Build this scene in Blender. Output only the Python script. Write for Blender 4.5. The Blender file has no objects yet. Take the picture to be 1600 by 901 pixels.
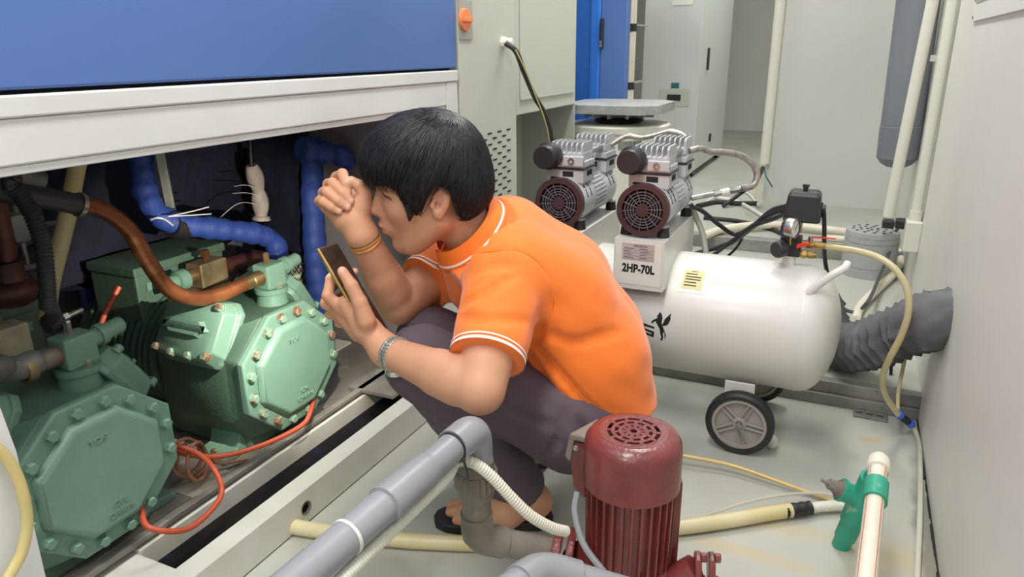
import bpy, bmesh, math, random
import numpy as np
from mathutils import Vector, Matrix
PI = math.pi
sc = bpy.context.scene
col = sc.collection

# ---------------------------------------------------------------- camera
cd = bpy.data.cameras.new('camera')
cam = bpy.data.objects.new('camera', cd)
col.objects.link(cam)
cd.sensor_fit = 'HORIZONTAL'
cd.sensor_width = 36.0
cd.lens = 25.31
cd.clip_start = 0.02
_r = Vector((0.905898, 0.423402, -0.008949)); _u = Vector((-0.125117, 0.287766, 0.949493)); _b = Vector((0.404592, -0.859024, 0.313661))
cam.matrix_world = Matrix(((_r.x, _u.x, _b.x, 0.0), (_r.y, _u.y, _b.y, 0.0), (_r.z, _u.z, _b.z, 1.0), (0, 0, 0, 1)))
sc.camera = cam

# ---------------------------------------------------------------- light
wd = bpy.data.worlds.new('world'); sc.world = wd
wd.use_nodes = True
wd.node_tree.nodes['Background'].inputs[0].default_value = (0.92, 0.96, 1.0, 1)
wd.node_tree.nodes['Background'].inputs[1].default_value = 0.35
sc.view_settings.view_transform = 'Standard'
sc.view_settings.look = 'None'
sc.view_settings.exposure = 0.1
sc.view_settings.gamma = 1.0
sc.view_settings.use_curve_mapping = False
sc.cycles.use_denoising = True
def lamp(name, loc, size, power, color=(1.0, 0.985, 0.95)):
    l = bpy.data.lights.new(name, 'AREA'); l.shape = 'RECTANGLE'
    l.size, l.size_y = size; l.energy = power; l.color = color
    o = bpy.data.objects.new(name, l); col.objects.link(o); o.location = loc
    return o
# fluorescent ceiling fittings, two rows along the room
for _x, _y, _p in ((-0.45, 0.4, 38), (-0.45, 2.7, 33), (-0.6, 5.4, 28), (-2.2, 3.8, 21), (-0.45, -1.6, 33)):
    lamp('ceiling_lamp', (_x, _y, 2.66), (0.34, 1.25), _p)

# ---------------------------------------------------------------- helpers
def lin(h):
    h = h.lstrip('#')
    out = []
    for i in (0, 2, 4):
        c = int(h[i:i + 2], 16) / 255
        out.append(c / 12.92 if c <= 0.04045 else ((c + 0.055) / 1.055) ** 2.4)
    return tuple(out)

_mats = {}
def mat(name, c, rough=0.5, metal=0.0, c2=None, scale=8.0, lo=0.4, hi=0.65, detail=6.0, bump=0.0, bscale=60.0,
        c3=None, scale3=3.0, lo3=0.55, hi3=0.7, alpha=None, trans=0.0, ior=1.45, emit=None, estr=0.0, coat=0.0, attr=None,
        sss=0.0, stretch=None, spec=0.5, sheen=0.0):
    """procedural principled material: base colour, optional two layers of noise-shaped wear, noise bump"""
    if name in _mats: return _mats[name]
    m = bpy.data.materials.new(name); m.use_nodes = True
    nt = m.node_tree; N = nt.nodes; L = nt.links
    b = N['Principled BSDF']
    b.inputs['Roughness'].default_value = rough; b.inputs['Metallic'].default_value = metal
    b.inputs['Base Color'].default_value = lin(c) + (1,)
    b.inputs['Specular IOR Level'].default_value = spec
    if trans: b.inputs['Transmission Weight'].default_value = trans; b.inputs['IOR'].default_value = ior
    if coat: b.inputs['Coat Weight'].default_value = coat; b.inputs['Coat Roughness'].default_value = 0.15
    if sheen: b.inputs['Sheen Weight'].default_value = sheen
    if sss:
        b.inputs['Subsurface Weight'].default_value = sss
        b.inputs['Subsurface Radius'].default_value = (1.0, 0.35, 0.2); b.inputs['Subsurface Scale'].default_value = 0.006
    if alpha is not None: b.inputs['Alpha'].default_value = alpha
    if emit:
        b.inputs['Emission Color'].default_value = lin(emit) + (1,); b.inputs['Emission Strength'].default_value = estr
    tc = N.new('ShaderNodeTexCoord')
    vec = tc.outputs['Object']
    if stretch:
        mp = N.new('ShaderNodeMapping'); mp.inputs['Scale'].default_value = stretch
        L.new(vec, mp.inputs['Vector']); vec = mp.outputs[0]
    src = None
    if attr:
        a = N.new('ShaderNodeVertexColor'); a.layer_name = attr; src = a.outputs['Color']
    def layer(src, cc, s, l0, h0, seed):
        no = N.new('ShaderNodeTexNoise'); no.noise_dimensions = '4D'; no.inputs['W'].default_value = seed
        no.inputs['Scale'].default_value = s; no.inputs['Detail'].default_value = detail
        L.new(vec, no.inputs['Vector'])
        r = N.new('ShaderNodeMapRange'); r.inputs['From Min'].default_value = l0; r.inputs['From Max'].default_value = h0
        L.new(no.outputs['Fac'], r.inputs['Value'])
        mx = N.new('ShaderNodeMix'); mx.data_type = 'RGBA'
        L.new(r.outputs[0], mx.inputs['Factor'])
        if src is None: mx.inputs[6].default_value = lin(c) + (1,)
        else: L.new(src, mx.inputs[6])
        mx.inputs[7].default_value = lin(cc) + (1,)
        return mx.outputs[2]
    if c2: src = layer(src, c2, scale, lo, hi, 1.3)
    if c3: src = layer(src, c3, scale3, lo3, hi3, 7.7)
    if src is not None: L.new(src, b.inputs['Base Color'])
    if bump:
        no = N.new('ShaderNodeTexNoise'); no.inputs['Scale'].default_value = bscale; no.inputs['Detail'].default_value = 4
        L.new(vec, no.inputs['Vector'])
        bp = N.new('ShaderNodeBump'); bp.inputs['Strength'].default_value = bump; bp.inputs['Distance'].default_value = 0.004
        L.new(no.outputs['Fac'], bp.inputs['Height']); L.new(bp.outputs[0], b.inputs['Normal'])
    _mats[name] = m
    return m

def V(*a): return Vector(a[0] if len(a) == 1 else a)
def frame(d):
    d = V(d).normalized()
    a = V(0, 0, 1) if abs(d.z) < 0.9 else V(1, 0, 0)
    u = d.cross(a).normalized(); return u, d.cross(u).normalized(), d

def spline(pts, n=8):
    """Catmull-Rom through the points"""
    p = [V(q) for q in pts]
    if len(p) == 2: return [p[0].lerp(p[1], i / n) for i in range(n + 1)]
    p = [p[0] * 2 - p[1]] + p + [p[-1] * 2 - p[-2]]
    out = []
    for i in range(1, len(p) - 2):
        a, b, c, d = p[i - 1:i + 3]
        for k in range(n):
            t = k / n
            out.append(0.5 * ((2 * b) + (c - a) * t + (2 * a - 5 * b + 4 * c - d) * t * t + (3 * b - a - 3 * c + d) * t ** 3))
    out.append(p[-2]); return out

def resample(pts, step):
    out = [pts[0]]; acc = 0.0
    for a, b in zip(pts, pts[1:]):
        l = (b - a).length
        if l < 1e-9: continue
        t = step - acc
        while t <= l:
            out.append(a.lerp(b, t / l)); t += step
        acc = l - (t - step)
    if (out[-1] - pts[-1]).length > step * 0.3: out.append(pts[-1])
    return out

class MB:
    """collects shapes in world coordinates; build() links them as one mesh object"""
    def __init__(s): s.v = []; s.f = []; s.c = []
    def add(s, vs, fs, M=None):
        o = len(s.v)
        s.v += [(M @ V(v)) if M is not None else V(v) for v in vs]
        s.f += [tuple(i + o for i in f) for f in fs]
        return s
    def box(s, lo, hi, M=None):
        x0, y0, z0 = lo; x1, y1, z1 = hi
        return s.add([(x0,y0,z0),(x1,y0,z0),(x1,y1,z0),(x0,y1,z0),(x0,y0,z1),(x1,y0,z1),(x1,y1,z1),(x0,y1,z1)],
                     [(0,3,2,1),(4,5,6,7),(0,1,5,4),(1,2,6,5),(2,3,7,6),(3,0,4,7)], M)
    def cbox(s, c, size, M=None):
        c = V(c); h = V(size) / 2
        return s.box(c - h, c + h, M)
    def cyl(s, p0, p1, r0, r1=None, seg=20, caps=True):
        r1 = r0 if r1 is None else r1
        p0, p1 = V(p0), V(p1); u, w, d = frame(p1 - p0)
        vs = []
        for p, r in ((p0, r0), (p1, r1)):
            for i in range(seg):
                a = 2 * PI * i / seg; vs.append(p + u * (r * math.cos(a)) + w * (r * math.sin(a)))
        fs = [(i, (i + 1) % seg, seg + (i + 1) % seg, seg + i) for i in range(seg)]
        if caps: fs += [tuple(range(seg))[::-1], tuple(range(seg, 2 * seg))]
        return s.add(vs, fs)
    def lathe(s, o, d, prof, seg=24, caps=True):
        """profile of (distance along axis, radius)"""
        o = V(o); u, w, d = frame(d); vs = []; fs = []
        for t, r in prof:
            for i in range(seg):
                a = 2 * PI * i / seg; vs.append(o + d * t + u * (r * math.cos(a)) + w * (r * math.sin(a)))
        n = len(prof)
        for k in range(n - 1):
            for i in range(seg):
                j = (i + 1) % seg; fs.append((k*seg+i, k*seg+j, (k+1)*seg+j, (k+1)*seg+i))
        if caps: fs += [tuple(range(seg))[::-1], tuple(range((n-1)*seg, n*seg))]
        return s.add(vs, fs)
    def ring(s, o, d, ri, ro, h, seg=32):
        return s.lathe(o, d, [(0, ri), (0, ro), (h, ro), (h, ri), (0, ri)], seg, caps=False)
    def tube(s, pts, r, seg=12, n=8, step=None, rf=None, raw=False, caps=True, flat=1.0):
        """a round tube along a spline; rf(arc length, total) scales the radius"""
        p = [V(q) for q in pts] if raw else spline(pts, n)
        if step: p = resample(p, step)
        tot = sum((b - a).length for a, b in zip(p, p[1:]))
        t0 = (p[1] - p[0]).normalized(); u, w, _ = frame(t0); vs = []; L = 0
        for i, q in enumerate(p):
            t = (p[min(i+1, len(p)-1)] - p[max(i-1, 0)]).normalized()
            u = (u - t * u.dot(t)).normalized(); w = t.cross(u)
            if i: L += (q - p[i-1]).length
            rr = r * (rf(L, tot) if rf else 1.0)
            for k in range(seg):
                a = 2 * PI * k / seg; vs.append(q + u * (rr * math.cos(a)) + w * (rr * flat * math.sin(a)))
        m = len(p)
        fs = [(i*seg+k, i*seg+(k+1) % seg, (i+1)*seg+(k+1) % seg, (i+1)*seg+k) for i in range(m-1) for k in range(seg)]
        if caps: fs += [tuple(range(seg))[::-1], tuple(range((m-1)*seg, m*seg))]
        return s.add(vs, fs)
    def prism(s, poly, o, u, w, h):
        """extrude a 2-D outline spanned by u, w at o along u x w by h"""
        o, u, w = V(o), V(u), V(w); d = u.cross(w).normalized(); n = len(poly)
        vs = [o + u * a + w * b for a, b in poly] + [o + u * a + w * b + d * h for a, b in poly]
        return s.add(vs, [tuple(range(n))[::-1], tuple(range(n, 2*n))] + [(i, (i+1) % n, n + (i+1) % n, n + i) for i in range(n)])
    def loft(s, rings, caps=True):
        n = len(rings[0]); vs = [q for r in rings for q in r]; m = len(rings)
        fs = [(i*n+k, i*n+(k+1) % n, (i+1)*n+(k+1) % n, (i+1)*n+k) for i in range(m-1) for k in range(n)]
        if caps: fs += [tuple(range(n))[::-1], tuple(range((m-1)*n, m*n))]
        return s.add(vs, fs)
    def sphere(s, c, r, seg=16, rings=10, sc3=(1,1,1)):
        c = V(c); vs = []; fs = []
        for i in range(rings + 1):
            t = PI * i / rings
            for k in range(seg):
                a = 2 * PI * k / seg
                vs.append(c + V(r*sc3[0]*math.sin(t)*math.cos(a), r*sc3[1]*math.sin(t)*math.sin(a), r*sc3[2]*math.cos(t)))
        for i in range(rings):
            for k in range(seg): fs.append((i*seg+k, (i+1)*seg+k, (i+1)*seg+(k+1) % seg, i*seg+(k+1) % seg))
        return s.add(vs, fs)
    def build(s, name, m, parent=None, smooth=35, bevel=0.0, bseg=2, fix=True):
        me = bpy.data.meshes.new(name)
        if parent is not None: off = V(parent['_w'])
        else:
            lo = [min(v[i] for v in s.v) for i in range(3)]; hi = [max(v[i] for v in s.v) for i in range(3)]
            off = V((lo[0]+hi[0])/2, (lo[1]+hi[1])/2, lo[2])
        me.from_pydata([tuple(v - off) for v in s.v], [], s.f)
        if fix:
            bm = bmesh.new(); bm.from_mesh(me)
            bmesh.ops.remove_doubles(bm, verts=bm.verts, dist=1e-6)
            bmesh.ops.recalc_face_normals(bm, faces=bm.faces); bm.to_mesh(me); bm.free()
        me.materials.append(m)
        if smooth:
            me.polygons.foreach_set('use_smooth', [True] * len(me.polygons)); me.set_sharp_from_angle(angle=math.radians(smooth))
        return link(name, me, parent, off, bevel, bseg)

_woff = {}
def link(name, me, parent, off, bevel=0.0, bseg=2):
    o = bpy.data.objects.new(name, me); col.objects.link(o)
    o['_w'] = tuple(off)
    if parent is not None: o.parent = parent
    else: o.location = off
    if bevel:
        b = o.modifiers.new('bevel', 'BEVEL'); b.width = bevel; b.segments = bseg; b.limit_method = 'ANGLE'; b.angle_limit = math.radians(40)
    return o
def thing(name, loc, label, cat, group=None):
    o = bpy.data.objects.new(name, None); col.objects.link(o); o.location = loc; o['_w'] = tuple(loc)
    o.empty_display_size = 0.05
    return tag(o, label, cat, group)
def tag(o, label, cat, group=None, kind=None):
    o['label'] = label; o['category'] = cat
    if group: o['group'] = group
    if kind: o['kind'] = kind
    return o
def struct(o, label=None):
    o['kind'] = 'structure'
    if label: o['label'] = label
    return o
def text(name, body, size, o, u, w, m, parent, depth=0.0006, align='CENTER', xs=1.0, bold=0.0, spacing=1.0):
    """lettering as a thin mesh: o centre, u reading direction, w up"""
    cu = bpy.data.curves.new('t', 'FONT'); cu.body = body; cu.size = size; cu.align_x = align; cu.align_y = 'CENTER'
    cu.extrude = depth; cu.offset = bold; cu.space_character = spacing
    t = bpy.data.objects.new('t', cu); col.objects.link(t)
    me = bpy.data.meshes.new_from_object(t.evaluated_get(bpy.context.evaluated_depsgraph_get()))
    bpy.data.objects.remove(t)
    u, w = V(u).normalized(), V(w).normalized(); d = u.cross(w); off = V(parent['_w']); o = V(o)
    for v in me.vertices: v.co = o + u * (v.co.x * xs) + w * v.co.y + d * v.co.z - off
    me.materials.clear(); me.materials.append(m)
    return link(name, me, parent, off)
def bolt(parent, p, d, r, h, m, name='bolt', washer=True):
    b = MB()
    if washer: b.cyl(p, V(p) + V(d) * (h * 0.18), r * 1.18, seg=14)
    b.lathe(p, d, [(0, r), (h * 0.8, r), (h, r * 0.82)], seg=6)
    return b.build(name, m, parent, smooth=0)

# ---------------------------------------------------------------- the room
m_floor = mat('floor_paint', '#b9bbb2', 0.38, c2='#a9aaa1', scale=2.2, lo=0.42, hi=0.7, c3='#c9b485', scale3=2.6, lo3=0.66, hi3=0.78, bump=0.05, bscale=35)
m_wall = mat('wall_panel', '#e3e1da', 0.42, c2='#d8d6ce', scale=1.5, lo=0.4, hi=0.75, c3='#a9a59c', scale3=14, lo3=0.74, hi3=0.8)
m_wallb = mat('wall_panel_back', '#cfcfca', 0.5, c2='#c6c6c0', scale=1.2)
m_ceil = mat('ceiling_paint', '#e2e2de', 0.8)
m_curb = mat('curb_metal', '#9c9c97', 0.45, 0.3, c2='#7d7c77', scale=9, c3='#5a5853', scale3=30, lo3=0.64, hi3=0.72)
m_dark = mat('dark_gap', '#24221f', 0.9)
WX = 0.262
b = MB()
b.box((-3.4, -2.6, -0.1), (WX, 2.13, 0.0))
fo_ = struct(b.build('floor', m_floor, smooth=0))
# yellow water stains and dark grime with shapes of their own
def stain(m, off, spots):
    nt = m.node_tree; N = nt.nodes; L = nt.links; bs = N['Principled BSDF']; src = bs.inputs['Base Color'].links[0].from_socket
    tc = N.new('ShaderNodeTexCoord'); no = N.new('ShaderNodeTexNoise'); no.inputs['Scale'].default_value = 9.0; no.inputs['Detail'].default_value = 8
    L.new(tc.outputs['Object'], no.inputs['Vector'])
    for x, y, rx, ry, ccol, amt in spots:
        mp = N.new('ShaderNodeMapping'); mp.vector_type = 'POINT'; mp.inputs['Location'].default_value = (-(x - off[0]) / rx, -(y - off[1]) / ry, 0); mp.inputs['Scale'].default_value = (1 / rx, 1 / ry, 0)
        L.new(tc.outputs['Object'], mp.inputs['Vector'])
        ln = N.new('ShaderNodeVectorMath'); ln.operation = 'LENGTH'; L.new(mp.outputs[0], ln.inputs[0])
        ad = N.new('ShaderNodeMath'); ad.operation = 'MULTIPLY_ADD'; L.new(no.outputs['Fac'], ad.inputs[0]); ad.inputs[1].default_value = 2.4; ad.inputs[2].default_value = -1.2
        sm = N.new('ShaderNodeMath'); sm.operation = 'ADD'; L.new(ln.outputs['Value'], sm.inputs[0]); L.new(ad.outputs[0], sm.inputs[1])
        mr = N.new('ShaderNodeMapRange'); mr.inputs['From Min'].default_value = 0.95; mr.inputs['From Max'].default_value = 0.35; mr.inputs['To Max'].default_value = amt; L.new(sm.outputs[0], mr.inputs['Value'])
        mx = N.new('ShaderNodeMix'); mx.data_type = 'RGBA'; L.new(mr.outputs[0], mx.inputs['Factor']); L.new(src, mx.inputs[6]); mx.inputs[7].default_value = lin(ccol) + (1,); src = mx.outputs[2]
    L.new(src, bs.inputs['Base Color'])
stain(m_floor, (fo_.location.x, fo_.location.y), [(0.17, 1.42, 0.11, 0.16, '#c4b287', 0.55), (-0.02, 1.46, 0.16, 0.05, '#c3b48a', 0.5), (-0.10, 1.34, 0.14, 0.03, '#c4b080', 0.5), (0.14, 1.95, 0.05, 0.03, '#c0a070', 0.7),
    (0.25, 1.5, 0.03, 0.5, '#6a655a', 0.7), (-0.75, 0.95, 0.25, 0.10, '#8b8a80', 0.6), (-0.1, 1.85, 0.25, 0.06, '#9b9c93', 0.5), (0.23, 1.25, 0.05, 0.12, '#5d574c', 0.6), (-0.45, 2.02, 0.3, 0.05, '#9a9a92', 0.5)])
b = MB(); b.box((-1.0, 2.14, 0.0), (WX, 3.56, 0.068)); struct(b.build('floor_platform', m_floor, smooth=0), 'raised grey painted platform behind the air tank')
b = MB(); b.box((-3.4, 3.56, 0.0), (WX, 8.6, 0.12)); struct(b.build('floor_back', m_floor, smooth=0), 'raised grey painted floor at the back')
b = MB(); b.box((-3.4, 2.13, -0.1), (-1.0, 3.56, 0.0)); struct(b.build('floor_side', m_floor, smooth=0))
# metal edging of the two steps
b = MB(); b.box((-1.0, 2.118, 0.0), (WX, 2.14, 0.034)); struct(b.build('trim_1', m_curb, smooth=0, bevel=0.002))
b = MB(); b.box((-1.0, 2.13, 0.034), (WX, 2.165, 0.0705)); struct(b.build('trim_2', m_curb, smooth=0, bevel=0.002))
b = MB(); b.box((-1.0, 3.53, 0.068), (WX, 3.60, 0.128)); struct(b.build('trim_3', m_curb, smooth=0, bevel=0.003))
b = MB(); b.box((WX, -2.6, -0.02), (WX + 0.1, 8.6, 2.8)); struct(b.build('wall_right', m_wall, smooth=0))
# dark open joint between wall panel and floor
b = MB()
rng = random.Random(4)
for i in range(46):
    y = 0.9 + i * 0.028; w = rng.uniform(0.002, 0.006)
    b.box((WX - w, y, 0.0), (WX + 0.001, y + 0.0285, 0.0012 + w * 0.6))
struct(b.build('baseboard_right', m_dark, smooth=0), 'dark open joint along the foot of the right wall')
b = MB(); b.box((-0.46, 4.55, 0.12), (WX, 4.75, 2.8)); struct(b.build('wall_back', m_wallb, smooth=0))
b = MB(); b.box((-3.4, 8.6, 0), (WX, 8.7, 2.8)); struct(b.build('wall_far', m_wallb, smooth=0))
b = MB(); b.box((-3.5, -2.6, 0), (-3.4, 8.6, 2.8)); struct(b.build('wall_left', m_wall, smooth=0))
b = MB(); b.box((-3.4, -2.7, 0), (WX, -2.6, 2.8)); struct(b.build('wall_rear', m_wall, smooth=0))
b = MB(); b.box((-3.4, -2.6, 2.8), (WX, 8.6, 2.9)); struct(b.build('ceiling', m_ceil, smooth=0))

# ---------------------------------------------------------------- cabinets and things at the back
m_cab = mat('cabinet_grey', '#c2c5ba', 0.5, c2='#bbbeb3', scale=1.0)
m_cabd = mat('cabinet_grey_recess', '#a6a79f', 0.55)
m_blue = mat('blue_paint', '#5374b2', 0.35, c2='#4d6eac', scale=2)
m_blue2 = mat('blue_paint_bright', '#2a66c0', 0.35)
m_white = mat('white_paint', '#dedfdf', 0.35, c2='#d3d4d2', scale=3, c3='#b8ab92', scale3=5, lo3=0.70, hi3=0.8)
m_whitec = mat('white_plastic', '#e6e4dc', 0.4)
m_cream = mat('cream_pipe', '#e8e4d2', 0.35, c2='#ddd6be', scale=6)
m_black = mat('black_rubber', '#1f2023', 0.5, c2='#2a2b2e', scale=20)
m_blackp = mat('black_plastic', '#2b2a2d', 0.42)
m_steel = mat('steel', '#b9b9b6', 0.3, 0.9, c2='#8d8c88', scale=30)
m_orange_knob = mat('orange_plastic', '#f08a55', 0.4)
m_yel = mat('yellow_wire', '#c9c07a', 0.5)
m_teal = mat('teal_label', '#2b6d6a', 0.5)

# grey control cabinet beside the chamber: left pillar, door, recess below
gc = thing('control_cabinet', (-1.3, 2.23, 0), 'grey metal control cabinet with orange switch and slotted vents behind the man', 'cabinet')
b = MB(); b.box((-1.65, 1.80, 0), (-1.0, 2.17, 2.3)); b.build('pillar', m_cab, gc, smooth=0, bevel=0.003)
b = MB(); b.box((-1.65, 2.17, 0.80), (-1.0, 2.715, 2.3)); b.build('body', m_cab, gc, smooth=0, bevel=0.003)
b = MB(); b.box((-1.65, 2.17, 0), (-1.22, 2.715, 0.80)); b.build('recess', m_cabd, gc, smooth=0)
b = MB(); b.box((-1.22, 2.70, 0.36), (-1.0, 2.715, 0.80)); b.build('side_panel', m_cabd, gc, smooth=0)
b = MB(); b.box((-1.0, 2.195, 0.845), (-0.994, 2.69, 2.2)); b.build('door', m_cab, gc, smooth=0, bevel=0.002)
b = MB()
rows = 30
vp = MB()
for r in range(rows):
    for k in range(5):
        y = 1.83 + k * 0.066 + (0.033 if r % 2 else 0); z = 0.76 - r * 0.0165
        if y + 0.026 > 2.14: continue
        s_ = MB(); s_.box((-1.002, y, z), (-0.9985, y + 0.026, z + 0.0048))
        if r < 22:
            s_.build('vent_slot', m_dark, gc, smooth=0)
        else: vp.box((-1.002, y, z), (-0.9985, y + 0.026, z + 0.0048))
o = vp.build('lower_vent_slots', m_dark, gc, smooth=0); o['kind'] = 'stuff'
b = MB(); b.box((-1.0, 1.80, 1.03), (-0.996, 1.875, 1.13)); b.build('switch_plate', m_cabd, gc, smooth=0)
b = MB(); b.cyl((-0.996, 1.823, 1.08), (-0.986, 1.823, 1.08), 0.030, 0.028, 24); b.box((-0.987, 1.797, 1.075), (-0.979, 1.849, 1.085)); b.build('rotary_switch', m_orange_knob, gc, bevel=0.001)
b = MB(); b.lathe((-1.0000, 2.0715, 1.0238), (1, 0, 0), [(0, 0.017), (0.012, 0.017), (0.012, 0.013), (0.03, 0.013), (0.034, 0.009)], 10); b.build('cable_gland', m_whitec, gc, smooth=0)
b = MB(); b.tube([(-0.9700, 2.0311, 1.0214), (-0.9400, 2.0380, 0.9978), (-0.9300, 2.0707, 0.9425), (-0.9300, 2.1536, 0.8631), (-0.9200, 2.2198, 0.7991), (-0.9300, 2.3019, 0.7075), (-0.9600, 2.4043, 0.5354)], 0.0085, 10)
tag(b.build('power_cable', m_black), 'thick black power cable hanging from the white gland on the grey cabinet', 'cable')
b = MB(); b.tube([(-0.9250, 2.0055, 1.0014), (-0.9150, 2.0560, 0.9393), (-0.9100, 2.1223, 0.8613), (-0.9050, 2.1839, 0.7823), (-0.9150, 2.2480, 0.7035), (-0.9450, 2.3485, 0.5457)], 0.0021, 8)
tag(b.build('earth_wire', m_yel), 'thin yellow earth wire along the hanging black power cable', 'cable')

# blue cabinet with handle further back
bc = thing('blue_cabinet', (-1.2, 3.5, 0), 'tall bright blue cabinet with black door handle behind the vibration table', 'cabinet')
bx = [(-1.4323, 3.3400, 0.8778), (-1.1677, 3.3400, 0.8794), (-1.1142, 3.3400, 0.8797), (-0.9911, 3.3400, 0.8804)]
b = MB(); b.box((bx[0][0], 3.35, 0.03), (bx[1][0], 3.40, 2.3)); b.build('side_panel', m_blue2, bc, smooth=0, bevel=0.003)
b = MB(); b.box((bx[1][0], 3.34, 0.03), (bx[2][0], 3.40, 2.3)); b.build('corner_post', mat('blue_paint_light', '#2f74d6', 0.3), bc, smooth=0, bevel=0.012, bseg=3)
b = MB(); b.box((bx[2][0], 3.345, 0.03), (bx[3][0], 3.40, 2.3)); b.build('door', m_blue, bc, smooth=0, bevel=0.004)
hp = (-1.1047, 3.3400, 1.0709)
b = MB(); b.box((hp[0] - 0.008, 3.325, hp[2] - 0.065), (hp[0] + 0.008, 3.345, hp[2] + 0.065)); b.build('handle', m_blackp, bc, smooth=0, bevel=0.003)
b = MB(); b.box((hp[0] - 0.006, 3.320, hp[2] - 0.06), (hp[0] + 0.006, 3.326, hp[2] - 0.032)); b.build('key_lock', m_steel, bc, smooth=0)
# pipe-frame trolley with black boxes
tr = thing('pipe_rack', (-1.2, 4.6, 0.12), 'cream pipe-frame rack between the blue cabinet and the far grey cabinet', 'rack')
_ru = (-1.3219, 4.6000, 0.9888); _ra = (-1.3403, 4.6000, 1.1281); _rb = (-1.3251, 4.6000, 0.7812)
rx0, ry0, rx1, ry1 = _ru[0] - 0.55, 3.6, _ru[0], 4.6
for x, y in ((rx0, ry1), (rx1, ry1)):
    b = MB(); b.cyl((x, y, 0.12), (x, y, 2.0), 0.019, seg=14); b.build('upright', m_cream, tr)
for k, z in enumerate((_rb[2] - 0.36, _rb[2], _ra[2], _ra[2] + 0.36)):
    b = MB(); b.cyl((rx0, ry1, z), (rx1, ry1, z), 0.019, seg=14); b.build('rail', m_cream, tr)
    b = MB(); b.box((rx0, ry1 + 0.02, z + 0.012), (rx1, ry1 + 0.36, z + 0.022)); b.build('shelf_board', m_cabd, tr, smooth=0)
    b = MB(); b.cyl((rx1, ry1 - 0.002, z - 0.022), (rx1, ry1 - 0.002, z + 0.022), 0.0225, seg=14); b.cyl((rx1 - 0.03, ry1, z), (rx1, ry1, z), 0.0225, seg=14); b.build('joint', m_blackp, tr)
bx = thing('instrument_box', (rx1 - 0.2, 4.75, _rb[2] + 0.022), 'dark grey instrument box standing on the cream pipe rack', 'box')
b = MB(); b.box((rx1 - 0.36, 4.66, _rb[2] + 0.0222), (rx1 - 0.03, 4.9, _rb[2] + 0.165)); b.build('body', mat('dark_grey_box', '#5a5a5e', 0.5), bx, smooth=0, bevel=0.006)
b = MB(); b.box((rx1 - 0.12, 4.655, _rb[2] + 0.10), (rx1 - 0.05, 4.661, _rb[2] + 0.13)); b.build('grip', m_dark, bx, smooth=0)

# far grey electrical cabinet
fc = thing('electrical_cabinet', (-0.95, 5.6, 0.12), 'tall pale grey electrical cabinet with teal label and black handles far back', 'cabinet')
p0 = (-1.4147, 5.2000, 0.7710); p1 = (-1.0150, 5.2000, 0.7748)
fx0, fx1 = p0[0], p1[0]
b = MB(); b.box((fx0, 5.2, 0.17), (fx1, 6.4, 2.4)); b.build('body', mat('cabinet_pale', '#cfd2cf', 0.5), fc, smooth=0, bevel=0.004)
c = (-1.1766, 5.2000, 0.6783)
b = MB(); b.box((c[0]-0.105, 5.192, c[2]-0.06), (c[0]+0.105, 5.2, c[2]+0.06)); b.build('socket_plate', m_cab, fc, smooth=0, bevel=0.002)
b = MB(); b.box((c[0]-0.05, 5.187, c[2]-0.022), (c[0]+0.045, 5.193, c[2]+0.02)); b.build('plate_window', m_blackp, fc, smooth=0)
c = (-1.1769, 5.2000, 0.7561); b = MB(); b.box((c[0]-0.028, 5.196, c[2]-0.02), (c[0]+0.028, 5.2, c[2]+0.02)); b.build('warning_label', m_teal, fc, smooth=0)
c = (-1.1590, 5.2000, 1.2996); b = MB(); b.box((c[0]-0.07, 5.195, c[2]-0.02), (c[0]+0.07, 5.2, c[2]+0.06)); b.build('paper_label', m_whitec, fc, smooth=0)
for q, hh in (((-1.0442, 5.4500, 0.9308), 0.075), ((-0.9767, 5.7500, 0.3496), 0.03)):
    b = MB(); b.box((fx1, q[1] - 0.02, q[2] - hh), (fx1 + 0.012, q[1] + 0.02, q[2] + hh)); b.build('handle', m_blackp, fc, smooth=0, bevel=0.003)
for q in (5.3, 6.3):
    b = MB(); b.cyl((fx1 - 0.05, q, 0.155), (fx1 - 0.015, q, 0.155), 0.034, seg=18); b.build('caster', m_blackp, fc)

# vibration table: drum with slotted band, black gasket, octagonal plate
vt = thing('vibration_table', (-0.895, 2.99, 0.068), 'round vibration table with a thick grey square plate behind the air pumps', 'machine')
m_drum = mat('drum_cream', '#cfd0c4', 0.45, c2='#bfc0b2', scale=5)
m_plate = mat('machined_plate', '#b0b2b0', 0.5, 0.35, c2='#98999a', scale=18, c3='#c9c9c7', scale3=40, lo3=0.6, hi3=0.7)
vc = V(-0.905, 2.99, 0)
b = MB(); b.lathe((vc.x, vc.y, 0.07), (0, 0, 1), [(0, 0.205), (0.595, 0.205), (0.605, 0.2)], 56); b.build('drum', m_drum, vt)
b = MB(); b.lathe((vc.x, vc.y, 0.675), (0, 0, 1), [(0, 0.205), (0.008, 0.214), (0.028, 0.214), (0.034, 0.206)], 56); b.build('rim', m_drum, vt)
for i in range(60):
    a = -PI * 0.75 + i * 0.026
    if i % 21 > 17: continue
    q = V(vc.x + 0.2055 * math.cos(a), vc.y + 0.2055 * math.sin(a), 0.638)
    b = MB(); b.cbox((0, 0, 0), (0.002, 0.0028, 0.035), Matrix.Translation(q) @ Matrix.Rotation(a, 4, 'Z')); b.build('vent_slot', m_dark, vt, smooth=0)
b = MB(); b.lathe((vc.x, vc.y, 0.709), (0, 0, 1), [(0, 0.085), (0.01, 0.105), (0.02, 0.095), (0.026, 0.11)], 40); b.build('gasket', m_blackp, vt)
b = MB(); b.lathe((vc.x, vc.y, 0.727), (0, 0, 1), [(0, 0.085), (0.024, 0.125), (0.024, 0.02)], 40)
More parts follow.
